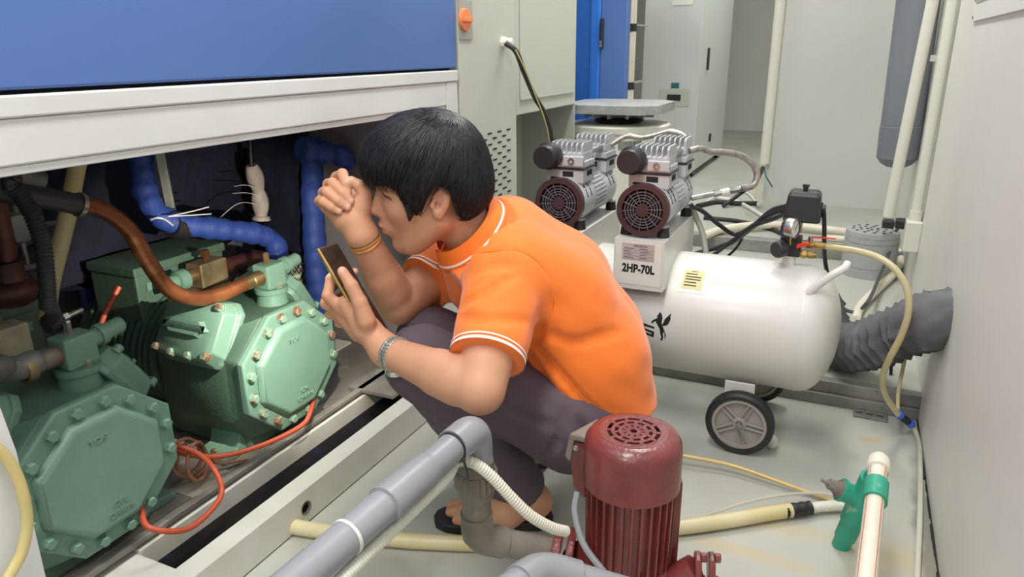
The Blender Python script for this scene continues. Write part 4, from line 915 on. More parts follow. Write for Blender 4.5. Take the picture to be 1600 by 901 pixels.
def bracket_and_pump(mx, first):
    br = MB(); Y0_, Y1_ = 1.722, 2.085
    br.box((mx - 0.064, Y0_, 0.415), (mx + 0.066, Y0_ + 0.003, 0.545)); br.box((mx - 0.064, Y0_, 0.543), (mx + 0.066, Y1_, 0.546)); br.box((mx - 0.064, Y1_ - 0.003, 0.42), (mx + 0.066, Y1_, 0.545))
    br.build('mounting_bracket', m_tank, ac, smooth=0, bevel=0.001)
    # side web, cut to the round of the tank
    poly = [(Y0_ + 0.003, 0.543)]; poly = [(Y1_ - 0.003, 0.543), (Y0_ + 0.003, 0.543), (Y0_ + 0.003, 0.415)]
    for i in range(13):
        y = Y0_ + 0.01 + (Y1_ - Y0_ - 0.02) * i / 12; k = TR**2 - (y - TY)**2; z = TZ + math.sqrt(max(k, 0)) if k > 0 else 0.42
        poly.append((y, min(max(z - 0.003, 0.415), 0.53)))
    poly.append((Y1_ - 0.003, 0.42))
    for x in (mx - 0.064, mx + 0.063):
        b = MB(); b.prism([(p[0], p[1]) for p in poly], (x, 0, 0), (0, 1, 0), (0, 0, 1), 0.003); b.build('bracket_web', m_tank, ac, smooth=0)
    # pump unit
    zc = 0.618
    b = MB(); b.lathe((mx, 1.757, zc), (0, 1, 0), [(0, 0.060), (0.01, 0.064), (0.10, 0.064), (0.105, 0.061), (0.195, 0.061), (0.20, 0.064), (0.285, 0.064), (0.30, 0.055), (0.31, 0.03)], 48); pu = b.build('pump_motor', m_silver, ac)
    # fan grille
    b = MB(); b.ring((mx, 1.738, zc), (0, 1, 0), 0.053, 0.0665, 0.02, 56); b.build('fan_cover', m_fanbr, pu)
    b = MB(); b.cyl((mx, 1.752, zc), (mx, 1.756, zc), 0.054, seg=40); b.build('fan_interior', m_dark, pu)
    b = MB(); b.cyl((mx, 1.739, zc), (mx, 1.744, zc), 0.0165, seg=28); b.build('fan_hub', m_fanbr, pu)
    for r in (0.024, 0.031, 0.038, 0.0455):
        b = MB(); b.ring((mx, 1.7405, zc), (0, 1, 0), r - 0.0010, r + 0.0010, 0.003, 40); b.build('grille_ring', m_grill, pu)
    for i in range(14):
        a = 2*PI*i/14 + 0.1; q = V(math.cos(a), 0, math.sin(a))
        b = MB(); b.cyl(V(mx, 1.741, zc) + q*0.015, V(mx, 1.741, zc) + q*0.054, 0.0010, seg=6); b.build('grille_spoke', m_grill, pu)
    for i in range(28):   # stator ribs
        a = -0.4 + 2*PI*i/36
        M_ = Matrix.Translation((mx, 0, zc)) @ Matrix.Rotation(-a, 4, 'Y')
        b = MB(); b.box((0.060, 1.868, -0.0015), (0.0652, 1.95, 0.0015), M_); b.build('stator_rib', m_silver, pu, smooth=0)
    for yy in (1.79, 1.82, 1.985, 2.015):
        for a in (0.35, 0.75):
            M_ = Matrix.Translation((mx, 0, zc)) @ Matrix.Rotation(-a, 4, 'Y')
            b = MB(); b.box((0.0630, yy, -0.011), (0.0646, yy + 0.004, 0.011), M_); b.build('vent_slot', m_dark, pu, smooth=0)
    for yy in (1.775, 2.045):
        for s_ in (-1, 1):
            b = MB(); b.lathe((mx + s_*0.048, yy, 0.5465), (0, 0, 1), [(0, 0.0165), (0.022, 0.0135), (0.024, 0.013)], 18); b.build('rubber_foot', m_black, pu)
            b = MB(); b.lathe((mx + s_*0.048, yy, 0.571), (0, 0, 1), [(0, 0.006), (0.006, 0.006), (0.006, 0.003), (0.012, 0.003)], 6); b.build('foot_nut', m_steel, pu, smooth=0)
        b = MB(); b.box((mx - 0.058, yy - 0.012, 0.571), (mx + 0.058, yy + 0.012, 0.574)); b.box((mx - 0.05, yy - 0.006, 0.572), (mx + 0.05, yy + 0.006, 0.60)); b.build('foot_bracket', m_silver, pu, smooth=0)
    for k, y0 in enumerate((1.772, 1.965)):
        y1 = y0 + 0.092; xa, xb = mx - 0.048, mx + 0.055
        b = MB(); b.box((xa + 0.006, y0 + 0.006, zc + 0.02), (xb - 0.006, y1 - 0.006, 0.672)); b.box((xa, y0, 0.668), (xb, y1, 0.703)); hd = b.build('cylinder_block', m_silver, pu, smooth=0, bevel=0.003)
        b = MB(); b.box((xa - 0.003, y0 - 0.003, 0.703), (xb + 0.003, y1 + 0.003, 0.7075)); b.build('gasket', m_blackp, pu, smooth=0)
        b = MB(); b.box((xa, y0, 0.7075), (xb, y1, 0.724)); b.box((xa + 0.004, y0 + 0.008, 0.722), (xb - 0.004, y1 - 0.008, 0.746)); b.build('head_cover', m_silver, pu, smooth=0, bevel=0.002)
        for i in range(7):
            x = xa + 0.012 + i * (xb - xa - 0.02) / 6
            b = MB(); b.prism([(y0 + 0.006, 0.724), (y1 - 0.006, 0.724), (y1 - 0.006, 0.764), (y1 - 0.014, 0.772), (y0 + 0.014, 0.772), (y0 + 0.006, 0.764)], (x - 0.0018, 0, 0), (0, 1, 0), (0, 0, 1), 0.0036 if i < 6 else 0.005); b.build('cooling_fin', m_silver, pu, smooth=0)
        for i in range(4):
            x = mx - 0.02 + i * 0.017
            for yy in (y0 - 0.0006,):
                if i in (0, 2): b = MB(); b.box((x - 0.016, yy, 0.684 if i else 0.676), (x + 0.014, yy + 0.002, 0.698 if i else 0.682)); b.build('air_slot', m_dark, pu, smooth=0)
        for i in range(4):
            yy = y0 + 0.02 + i * 0.016
            b = MB(); b.box((xb - 0.0075, yy, 0.645), (xb - 0.0055, yy + 0.006, 0.664)); b.build('side_slot', m_dark, pu, smooth=0)
        b = MB(); b.box((xb - 0.001, y0 + 0.03, 0.684), (xb + 0.001, y0 + 0.07, 0.698)); b.build('side_slot', m_dark, pu, smooth=0)
        for sx in (xa + 0.006, xb - 0.006):
            for sy in (y0 + 0.007, y1 - 0.007):
                b = MB(); b.cyl((sx, sy, 0.724), (sx, sy, 0.730), 0.0042, seg=10); b.build('head_screw', m_steel, pu)
    b = MB(); b.box((mx + 0.0, 1.766, 0.712), (mx + 0.055, 1.780, 0.738)); b.build('port_boss', m_silver, pu, smooth=0, bevel=0.002)
    b = MB(); b.ring((mx + 0.024, 1.7655, 0.726), (0, -1, 0), 0.005, 0.0085, 0.004, 18); b.build('port_ring', m_steel, pu)
    b = MB(); b.lathe((mx - 0.036, 1.772, 0.738), (0, -1, 0), [(0, 0.034), (0.02, 0.036), (0.022, 0.034), (0.024, 0.030), (0.05, 0.030), (0.053, 0.028)], 36); b.build('air_filter', m_blackp, pu)
    b = MB(); b.cyl((mx + 0.034, 1.855, 0.738), (mx + 0.034, 1.985, 0.738), 0.0085, seg=16); b.build('link_tube', m_steel, pu)
    return pu
bracket_and_pump(-0.682, True)
bracket_and_pump(-0.4575, False)
# spec plate and rating on the near bracket
py = 1.7215
b = MB(); b.box((-0.500, py - 0.0008, 0.492), (-0.416, py, 0.536)); sp_ = b.build('spec_plate', m_spec, ac, smooth=0)
text('plate_brand', 'PEGASUS', 0.0085, (-0.452, py - 0.001, 0.530), (1, 0, 0), (0, 0, 1), m_ink, sp_, 0.0001)
for i in range(4):
    b = MB(); b.box((-0.497, py - 0.0011, 0.4955 + i*0.0078), (-0.419, py - 0.0008, 0.4959 + i*0.0078)); b.build('plate_rule', m_ink, sp_, smooth=0)
    for k in range(2):
        b = MB(); b.box((-0.494 + k*0.04, py - 0.0011, 0.4985 + i*0.0078), (-0.470 + k*0.04 - 0.004*((i+k) % 3), py - 0.0008, 0.5005 + i*0.0078)); b.build('plate_text_line', mat('grey_ink', '#6a5d5c', 0.6), sp_, smooth=0)
b = MB(); b.box((-0.518, py - 0.0004, 0.428), (-0.398, py, 0.541)); b.build('sticker', m_whitec, ac, smooth=0)
text('rating_lettering', '2HP-70L', 0.0295, (-0.456, py - 0.001, 0.470), (1, 0, 0), (0, 0, 1), m_ink, ac, 0.0002, xs=0.80, bold=0.0012)
# manifold: stub, regulator, gauge, pressure switch, valves
m_br = mat('brass_yellow', '#b9985a', 0.3, 0.85, c2='#8a6f42', scale=30)
m_redlever = mat('red_lever', '#d8342c', 0.4)
sx, sy = -0.112, 1.90
b = MB(); b.cyl((sx, sy, 0.455), (sx, sy, 0.50), 0.0165, seg=20); b.build('outlet_stub', m_tank, ac)
b = MB(); b.cbox((sx, sy, 0.525), (0.05, 0.04, 0.05)); b.lathe((sx - 0.01, sy - 0.02, 0.523), (-0.55, -0.83, -0.05), [(0, 0.017), (0.012, 0.017), (0.012, 0.0215), (0.034, 0.021), (0.037, 0.017)], 24); b.build('regulator', m_blackp, ac, bevel=0.004)
b = MB(); b.cyl((sx, sy, 0.545), (sx, sy, 0.60), 0.009, seg=12); b.lathe((sx, sy, 0.545), (0, 0, 1), [(0, 0.013), (0.01, 0.013)], 6); b.build('riser', m_br, ac)
gc_ = V((-0.1141, 1.8650, 0.5773)); gd_ = V(0.90, -0.42, 0.03).normalized()
b = MB(); b.lathe(gc_ - gd_ * 0.014, gd_, [(0, 0.0235), (0.0, 0.024), (0.010, 0.025)], 32); ga = b.build('pressure_gauge', m_black, ac)
b = MB(); b.lathe(gc_ - gd_ * 0.006, gd_, [(0, 0.0254), (0.016, 0.0254), (0.02, 0.0235), (0.02, 0.021)], 32, caps=False); b.build('chrome_bezel', m_steel, ga)
b = MB(); b.cyl(gc_ + gd_ * 0.009, gc_ + gd_ * 0.010, 0.0215, seg=28); b.build('dial', m_whitec, ga)
b = MB(); b.cyl(gc_ + gd_ * 0.0108 - V(0, 0, 0.004), gc_ + gd_ * 0.0108 + V(0.006, 0.004, 0.014), 0.0007, seg=6); b.build('needle', m_ink, ga)
b = MB(); b.cyl(gc_ - V(0, 0, 0.022), gc_ - V(0, -0.012, 0.045), 0.006, seg=12); b.build('stem', m_br, ga)
# pressure switch
c0 = V(-0.094, 1.93, 0.585)
def rr(zz, hx, hy, ox=0.0): return [c0 + V(ox + x_, y_, zz) for x_, y_ in ((-hx, -hy), (hx, -hy), (hx, hy), (-hx, hy))]
b = MB(); b.loft([rr(0.0, 0.040, 0.036), rr(0.006, 0.044, 0.04), rr(0.066, 0.038, 0.035), rr(0.076, 0.032, 0.03)]); ps = b.build('pressure_switch', m_blackp, ac, smooth=0, bevel=0.005)
b = MB(); b.cyl(c0 + V(0.0, 0, 0.075), c0 + V(0.0, 0, 0.085), 0.006, seg=12); b.cbox(c0 + V(0, 0, 0.088), (0.016, 0.008, 0.006)); b.build('switch_knob', m_black, ps)
b = MB(); b.ring(c0 + V(0.042, 0, 0.032), (1, 0, 0), 0.006, 0.0115, 0.01, 18); b.build('cable_gland', m_black, ps)
b = MB(); b.cyl(c0 + V(-0.005, -0.01, -0.03), c0 + V(-0.005, -0.01, 0.002), 0.008, seg=12); b.build('switch_stem', m_br, ac)
for k, (a0, a1, r) in enumerate(((V(sx + 0.01, sy, 0.535), V(sx + 0.085, sy + 0.012, 0.528), 0.0075), (V(sx + 0.01, sy - 0.012, 0.510), V(sx + 0.062, sy - 0.006, 0.506), 0.0075))):
    d = a1 - a0
    b = MB(); b.cyl(a0, a1, r, seg=14); l = d.length
    b.lathe(a0, d, [(l*0.35, 0.0115), (l*0.55, 0.0115)], 6); b.lathe(a0, d, [(l*0.62, 0.0095), (l*0.85, 0.0095)], 6); b.build('outlet_valve', m_br, ac, smooth=20)
b = MB(); b.prism([(0, 0), (0.055, 0.002), (0.058, 0.008), (0.0, 0.012)], V(sx + 0.045, sy - 0.004, 0.549), (1, 0.1, 0), (0, 1, 0), 0.003); b.build('lever', m_redlever, ac, smooth=0, bevel=0.001)
b = MB(); b.prism([(0, 0), (0.03, 0.012), (0.032, 0.020), (0.0, 0.012)], V(sx + 0.015, sy - 0.024, 0.524), (1, 0, 0), (0, 0, 1), 0.004); b.build('lever', m_redlever, ac, smooth=0, bevel=0.001)
b = MB(); b.cyl(V(sx + 0.045, sy, 0.535), V(sx + 0.045, sy, 0.552), 0.006, seg=12); b.build('lever_stem', m_steel, ac)

# steel braided hoses
m_braid = mat('braided_steel', '#b0aca4', 0.35, 0.6, c2='#8f8b83', scale=80)
hose('braided_hose', [V(-0.64, 2.02, 0.735)] + [(-0.5977, 2.0500, 0.7618), (-0.5587, 2.0600, 0.7587), (-0.5206, 2.0700, 0.7663), (-0.4831, 2.0800, 0.7775), (-0.4499, 2.0800, 0.7716), (-0.4290, 2.0700, 0.7610)], 0.0085, m_braid, 'braided steel hose linking the heads of the two silver pumps', 'hose', 14, 10, step=0.003, rf=rib(0.006, 0.05))
t = thing('braided_hose', (-0.3, 2.1, 0.55), 'braided steel hose curling from the right pump head back to its body', 'hose')
hose('hose', [V(-0.405, 2.01, 0.735)] + [(-0.3804, 2.0300, 0.7395), (-0.3539, 2.0600, 0.7283), (-0.3187, 2.0900, 0.7245), (-0.2810, 2.1100, 0.7150), (-0.2492, 2.1200, 0.6922), (-0.2343, 2.1200, 0.6607), (-0.2425, 2.1100, 0.6329), (-0.2704, 2.0900, 0.6271)], 0.0095, m_braid, '', '', 14, 10, t, step=0.003, rf=rib(0.006, 0.05))
b = MB(); q0, q1 = V((-0.2704, 2.0900, 0.6271)), V(-0.395, 2.03, 0.60); dq = q1 - q0; lq = dq.length
b.cyl(q0, q1, 0.0072, seg=14); b.lathe(q0, dq, [(lq*0.05, 0.0105), (lq*0.22, 0.0105)], 6); b.lathe(q0, dq, [(lq*0.42, 0.0105), (lq*0.55, 0.0105)], 6); b.build('fitting', m_steel, t, smooth=20)
b = MB(); b.lathe(q0, dq, [(lq*0.24, 0.009), (lq*0.4, 0.009)], 14); b.build('white_check_valve', m_whitec, t)
hose('discharge_tube', [(-0.4037, 2.0600, 0.5786), (-0.3827, 2.0600, 0.5392), (-0.3578, 2.0400, 0.4990), (-0.3355, 2.0000, 0.4455)], 0.0085, mat('grey_tube', '#8f8d84', 0.45), 'grey tube dropping from the right pump to the tank', 'tube', 12)

# ---------------------------------------------------------------- cables, duct, silencer, wall pipes
CG = 'black cables behind the air tank'
def cable(pts, r, label, m=None, name='power_cable', cat='cable'):
    return hose(name, pts, r, m or m_black, label, cat, 10, 10)
cable([(-0.3879, 2.0000, 0.5840), (-0.3661, 2.0600, 0.5593), (-0.3241, 2.1200, 0.5090), (-0.2820, 2.1600, 0.4770), (-0.2244, 2.1000, 0.5262), (-0.1772, 2.0200, 0.5742), (-0.1363, 1.9400, 0.6107)], 0.0065, 'black motor cable sagging from the right pump to the pressure switch')
cable([(-0.4303, 2.0800, 0.4064), (-0.3780, 2.2000, 0.4055), (-0.3036, 2.2000, 0.4377), (-0.2322, 2.1000, 0.5162), (-0.1763, 2.0000, 0.5871), (-0.1341, 1.9450, 0.6149)], 0.0075, 'thick black cable rising from the tank top to the pressure switch')
cable([(-0.3407, 2.1200, 0.4139), (-0.2758, 2.1200, 0.4753), (-0.2198, 2.0600, 0.5316), (-0.1686, 1.9900, 0.5689), (-0.1320, 1.9400, 0.5994)], 0.006, 'black cable crossing just above the tank behind the gauge')
cable([(-0.7772, 4.1966, 0.1300), (-0.6949, 4.3515, 0.1300), (-0.5847, 4.3564, 0.1300), (-0.4745, 4.4021, 0.1300)], 0.016, 'thick black cable lying on the back floor near the conduit')
cable([(-0.6847, 3.9057, 0.1300), (-0.5146, 3.8935, 0.1300), (-0.3414, 3.7932, 0.1300), (-0.2542, 3.6841, 0.1300)], 0.012, 'black cable lying on the floor in front of the cream pipe')
cable([(-0.6412, 4.2532, 0.1300), (-0.5550, 4.3606, 0.2000), (-0.4628, 4.1299, 0.3000), (-0.4461, 4.2805, 0.3600)], 0.012, 'black cable coming out of the white corner conduit')
cable([(-0.0549, 1.9400, 0.6287), (-0.0470, 1.9500, 0.6078), (-0.0419, 1.9600, 0.5730), (-0.0352, 1.9700, 0.5123), (-0.0300, 1.9900, 0.4733), (-0.0191, 2.0200, 0.4222)], 0.0055, 'black cable hanging from the side of the pressure switch')
cable([(0.2220, 3.3508, 0.2968), (0.2000, 3.3409, 0.2474), (0.1900, 3.2770, 0.1874), (0.1600, 3.0820, 0.1417), (0.1200, 2.7390, 0.1436), (0.0900, 2.7757, 0.0830), (0.0500, 2.6937, 0.1095), (0.0200, 3.0612, 0.0159)], 0.0065, 'dark grey power cord drooping from the wall plug behind the tank', mat('cord_grey', '#4b4b4e', 0.5))
cable([(-0.3536, 2.2000, 0.3918), (-0.3251, 2.2200, 0.3795), (-0.2895, 2.2200, 0.4141), (-0.2677, 2.2000, 0.4573)], 0.004, 'thin black wire hooked above the tank')
hose('cream_pipe', [(-0.5940, 3.4253, 0.1500), (-0.5323, 3.5926, 0.1500), (-0.3988, 3.7384, 0.1500), (-0.2519, 3.8004, 0.1500), (-0.0722, 3.7872, 0.1500), (0.0575, 3.7568, 0.1500)], 0.02, m_cream, 'cream corrugated pipe lying along the rear step', 'pipe', 14, 10, step=0.006, rf=rib(0.012, 0.05))
hose('cream_pipe', [(-0.0635, 3.5970, 0.1500), (0.0729, 3.6159, 0.1500), (0.1952, 3.6714, 0.1400), (0.2408, 3.5992, 0.1200), (0.2555, 3.4987, 0.1000), (0.2212, 3.3100, 0.0900), (0.1553, 3.0569, 0.0900), (0.0994, 2.8193, 0.0900), (0.0822, 2.6515, 0.0900)], 0.0165, m_cream, 'cream pipe looping round the perforated silencer to the floor', 'pipe', 14)
hose('white_cord', [(-0.7300, 4.5076, 0.1300), (-0.5964, 4.4339, 0.1300), (-0.4533, 4.1796, 0.1300), (-0.3210, 3.8945, 0.1300)], 0.011, m_whitec, 'white cord lying across the back floor', 'cable', 10)
hose('white_cord', [(-0.7573, 4.2847, 0.1300), (-0.6989, 4.5883, 0.1500), (-0.5849, 4.7498, 0.1300), (-0.4515, 4.3321, 0.1300)], 0.006, m_whitec, 'thin white cord looped below the braided hose', 'cable', 10)
# perforated silencer
m_sil = mat('silencer_grey', '#b4b6b6', 0.45, 0.2, c2='#a7a9a9', scale=8)
si = thing('silencer', (0.124, 3.37, 0.068), 'grey cylindrical exhaust silencer with perforated top on the platform', 'silencer')
c = V(0.122, 3.36, 0.069)
b = MB(); b.lathe(c, (0, 0, 1), [(0, 0.106), (0.04, 0.107), (0.041, 0.104), (0.043, 0.107), (0.145, 0.107), (0.146, 0.104), (0.149, 0.107), (0.168, 0.107), (0.169, 0.104), (0.172, 0.106), (0.192, 0.104), (0.196, 0.079)], 56); b.build('body', m_sil, si)
for r, n_ in ((0.022, 5), (0.05, 9), (0.078, 13)):
    for i in range(n_):
        a = 2*PI*i/n_ + r * 30; q = c + V(r*math.cos(a), r*math.sin(a), 0.196)
        b = MB(); b.cyl(q, q + V(0, 0, 0.0012), 0.0065, seg=10); b.build('hole', m_dark, si)
# flexible duct
m_duct = mat('duct_fabric', '#6e6e70', 0.8, c2='#5c5c5e', scale=12, bump=0.5, bscale=60)
du = thing('flexible_duct', (0.15, 2.2, 0.07), 'grey fabric flexible duct curving from the wall hole behind the tank', 'duct')
dp = [(0.2615, 1.9780, 0.3569), (0.2350, 1.9221, 0.3671), (0.2093, 2.0700, 0.2936), (0.1575, 2.1200, 0.2371), (0.1012, 2.1900, 0.1737), (0.0390, 2.2800, 0.1285), (-0.0080, 2.3800, 0.1487), (-0.0382, 2.4800, 0.1996)]
pts_ = resample(spline(dp, 14), 0.004)
rngd = random.Random(5)
b = MB()
seg = 40; tot = len(pts_) * 0.004; t0 = (pts_[1] - pts_[0]).normalized(); u, w, _ = frame(t0); vs = []; pitch = 0.032
ph = [rngd.uniform(0, 6.28) for _ in range(40)]
for i, q in enumerate(pts_):
    t_ = (pts_[min(i+1, len(pts_)-1)] - pts_[max(i-1, 0)]).normalized(); u = (u - t_*u.dot(t_)).normalized(); w = t_.cross(u); L = i * 0.004
    for k in range(seg):
        a = 2*PI*k/seg; s_ = (L / pitch + a / (2*PI)); fr = s_ - math.floor(s_); kk = int(math.floor(s_)) % 40
        rr_ = 0.079 * (1 - 0.22 * math.sin(PI * fr) ** 0.5 + 0.02 * math.sin(a * 9 + ph[kk]) * math.sin(PI * fr) + 0.015 * math.sin(a * 17 + ph[kk] * 2) * math.sin(PI * fr))
        vs.append(q + u*(rr_*math.cos(a)) + w*(rr_*math.sin(a)))
m_ = len(pts_); b.add(vs, [(i*seg+k, i*seg+(k+1) % seg, (i+1)*seg+(k+1) % seg, (i+1)*seg+k) for i in range(m_-1) for k in range(seg)])
b.build('hose', m_duct, du, smooth=60)
b = MB(); b.ring(V((0.2620, 2.0111, 0.3438)) - V(0.001, 0, 0), (1, 0, 0), 0.070, 0.082, 0.002, 40); b.build('wall_sleeve', m_black, du)
b = MB(); b.cyl((0.1876, 2.2579, 0.0690), (0.1846, 2.2700, 0.1053), 0.005, seg=10); b.build('support', m_black, du)
# tubes from the tank valve
m_ytube = mat('yellowish_tube', '#d9cfa6', 0.22, c2='#cfc08c', scale=8, alpha=0.85)
hose('air_tube', [V(-0.03, 1.912, 0.528)] + [(-0.0164, 1.9000, 0.5299), (0.0414, 1.8800, 0.5312), (0.0908, 1.8600, 0.5243), (0.1300, 1.8400, 0.5013), (0.1569, 1.8300, 0.4590), (0.1661, 1.8300, 0.4047), (0.1605, 1.8400, 0.3434), (0.1460, 1.8600, 0.2745), (0.1407, 1.9000, 0.2044), (0.1578, 1.9400, 0.1392), (0.1982, 1.9800, 0.0726)], 0.0078, m_ytube, 'yellowish clear air tube looping from the brass valve to the blue connector', 'tube', 14)
cn = thing('tube_connector', (0.2207, 2.0490, 0.0300), 'black push-fit tube connector with blue collars on the floor by the wall', 'connector')
k0 = V((0.1945, 1.9800, 0.0775)); k1 = V((0.2393, 2.0200, 0.0311)); kd = k1 - k0; kl = kd.length
b = MB(); b.lathe(k0, kd, [(kl*0.22, 0.009), (kl*0.45, 0.0105), (kl*0.5, 0.0075), (kl*0.55, 0.0105), (kl*0.78, 0.009)], 16); b.build('body', m_black, cn)
m_bcol = mat('blue_collar', '#3a6fd8', 0.4)
for f in (0.0, 0.72):
    b = MB(); b.lathe(k0, kd, [(kl*f, 0.0095), (kl*(f+0.04), 0.0115), (kl*(f+0.2), 0.0115), (kl*(f+0.26), 0.0095)], 16); b.build('collar', m_bcol, cn)
hose('air_tube', [k1] + [(0.2507, 2.0095, 0.0120), (0.2547, 1.9377, 0.0090), (0.2453, 1.7429, 0.0090), (0.2348, 1.5783, 0.0090), (0.2235, 1.4370, 0.0090), (0.2149, 1.3158, 0.0090)], 0.0062, mat('milky_tube', '#d6d3c4', 0.2, alpha=0.8), 'milky tube running along the wall foot toward the camera', 'tube', 12)
hose('air_tube', [(0.2035, 2.1200, 0.1797), (0.2009, 2.1000, 0.1488), (0.1950, 2.0500, 0.1117), (0.1966, 2.0000, 0.0778)], 0.005, m_ytube, 'thin clear tube hanging under the grey duct', 'tube', 10)
# slotted floor bracket
fb = thing('floor_bracket', (0.12, 2.05, 0), 'small slotted metal plate on the floor in front of the step', 'bracket')
p = [V(q) for q in [(0.0955, 2.1161, 0.0000), (0.0979, 2.0708, 0.0000), (0.1813, 2.0755, 0.0000), (0.1854, 2.1141, 0.0000)]]
lo = V(min(q.x for q in p), min(q.y for q in p), 0.001); hi = V(max(q.x for q in p), max(q.y for q in p), 0.006)
b = MB(); b.box(lo, hi); b.build('plate', m_curb, fb, smooth=0, bevel=0.001)
for i in range(3):
    x = lo.x + (hi.x - lo.x) * (0.2 + 0.3 * i); b = MB(); b.box((x - 0.012, (lo.y+hi.y)/2 - 0.003, 0.006), (x + 0.006, (lo.y+hi.y)/2 + 0.003, 0.0064)); b.build('slot', m_dark, fb, smooth=0)
# wall pipes
m_wp = mat('wall_pipe_cream', '#dedbcf', 0.4)
t = thing('wall_conduit', (0.17, 2.98, 0.36), 'leaning cream pipe in front of the big grey pipe at the wall', 'pipe')
b = MB(); b.cyl((0.1514, 2.9800, 0.3997), (0.1860, 2.9800, 1.2292), 0.0195, seg=20); b.build('pipe', m_wp, t)
b = MB(); b.box((0.2203, 3.1900, 0.9475), V((0.2416, 3.1900, 0.9699)) + V(0.04, 0.04, 0)); b.build('clip', m_wp, t, smooth=0)
t = thing('wall_conduit', (0.24, 2.95, 0.42), 'cream conduit on the right wall above the white junction box', 'pipe')
b = MB(); b.cyl((0.238, 2.95, 0.40), (0.243, 2.95, 2.7), 0.0175, seg=20); b.build('pipe', m_wp, t)
b = MB(); b.cyl((0.238, 2.95, 0.40), (0.238, 2.95, 0.435), 0.022, seg=20); b.build('socket', m_wp, t)
t = thing('junction_box', (0.24, 2.93, 0.28), 'white junction box with black plug on the right wall', 'socket')
b = MB(); b.box((0.21, 2.905, 0.29), (0.262, 2.99, 0.40)); b.build('box', m_wp, t, smooth=0, bevel=0.004)
b = MB(); b.cbox((0.2000, 3.0240, 0.3678), (0.04, 0.05, 0.035)); b.build('plug', m_blackp, t, smooth=0, bevel=0.006)
b = MB(); b.cbox((0.1700, 3.2672, 0.3128), (0.045, 0.05, 0.035)); b.build('adapter', m_blackp, t, smooth=0, bevel=0.008)
m_gp = mat('dark_grey_pipe', '#7c8088', 0.4, c2='#73777f', scale=3)
t = thing('drain_stack', (0.15, 3.62, 0.4), 'big dark grey vertical pipe with rounded capped end in the back corner', 'pipe')
g0_, g1_ = V((0.1839, 3.6200, 0.4909)), V((0.1657, 3.6200, 1.3293)); gd_ = g1_ - g0_; gl_ = gd_.length
b = MB(); b.lathe(g0_, gd_, [(0.1, 0.083), (gl_, 0.083)], 40); b.build('pipe', m_gp, t)
b = MB(); b.lathe(g0_, gd_, [(0, 0.012), (0.006, 0.042), (0.020, 0.065), (0.045, 0.084), (0.18, 0.086), (0.182, 0.083)], 40); b.build('end_cap', m_gp, t)
# back corner conduit and loose wires
t = thing('corner_conduit', (-0.465, 4.5, 0.35), 'tall white conduit at the corner of the back wall with loose wires below', 'pipe')
b = MB(); b.cyl((-0.464, 4.52, 0.35), (-0.468, 4.52, 2.75), 0.0285, seg=20); b.build('pipe', m_wp, t)
hose('green_wire', [(-0.4597, 4.4800, 0.3306), (-0.4413, 4.4500, 0.2872), (-0.3986, 4.4400, 0.2276)], 0.005, m_teal, '', '', 6, 6, t)
hose('yellow_wire', [(-0.4766, 4.4900, 0.3433), (-0.4788, 4.4000, 0.2552), (-0.4788, 4.3500, 0.1697)], 0.005, m_yel, '', '', 6, 6, t)
# notice board on the wall
nb = thing('wall_notice', (0.258, 2.1, 1.07), 'grey and white board screwed to the right wall at the top right corner', 'sign')
b = MB(); b.box((0.256, 1.5, 1.065), (0.2615, 2.48, 1.9)); b.build('board', m_whitec, nb, smooth=0)
b = MB(); b.box((0.2545, 1.55, 1.11), (0.256, 2.44, 1.85)); b.build('panel', mat('notice_grey', '#9a9ba3', 0.4), nb, smooth=0)
for z in (1.075, 1.12):
    b = MB(); b.cyl((0.2545, 2.472, z), (0.2565, 2.472, z), 0.004, seg=10); b.build('screw', m_dark, nb)

# ---------------------------------------------------------------- the crouching man
# implicit modelling: tapered capsules and ellipsoids blended smoothly, then meshed on a grid
def sd_cap(a, b, r0, r1):
    a = np.array(a, np.float32); b = np.array(b, np.float32); ba = b - a; q = float(ba @ ba) + 1e-12
    def f(p):
        h = np.clip(((p - a) @ ba) / q, 0, 1)
        return np.linalg.norm(p - a - h[:, None] * ba, axis=1) - (r0 + (r1 - r0) * h)
    return f
def sd_ell(c, r, M=None):
    c = np.array(c, np.float32); r = np.array(r, np.float32)
    R_ = np.array(M, np.float32) if M is not None else np.eye(3, dtype=np.float32)   # rows: local axes in world
    def f(p):
        q = (p - c) @ R_.T
        k0 = np.linalg.norm(q / r, axis=1); k1 = np.linalg.norm(q / (r * r), axis=1) + 1e-9
        return k0 * (k0 - 1) / k1
    return f
def smin(a, b, k):
    h = np.clip(0.5 + 0.5 * (b - a) / k, 0, 1); return b + (a - b) * h - k * h * (1 - h)
def smax(a, b, k): return -smin(-a, -b, k)
def field(prims):
    """prims: list of (op, fn, k); op + union, - carve"""
    def f(p):
        d = None
        for op, g, k in prims:
            v = g(p)
            if d is None: d = v
            elif op == '+': d = smin(d, v, k)
            else: d = smax(d, -v, k)
        return d
    return f
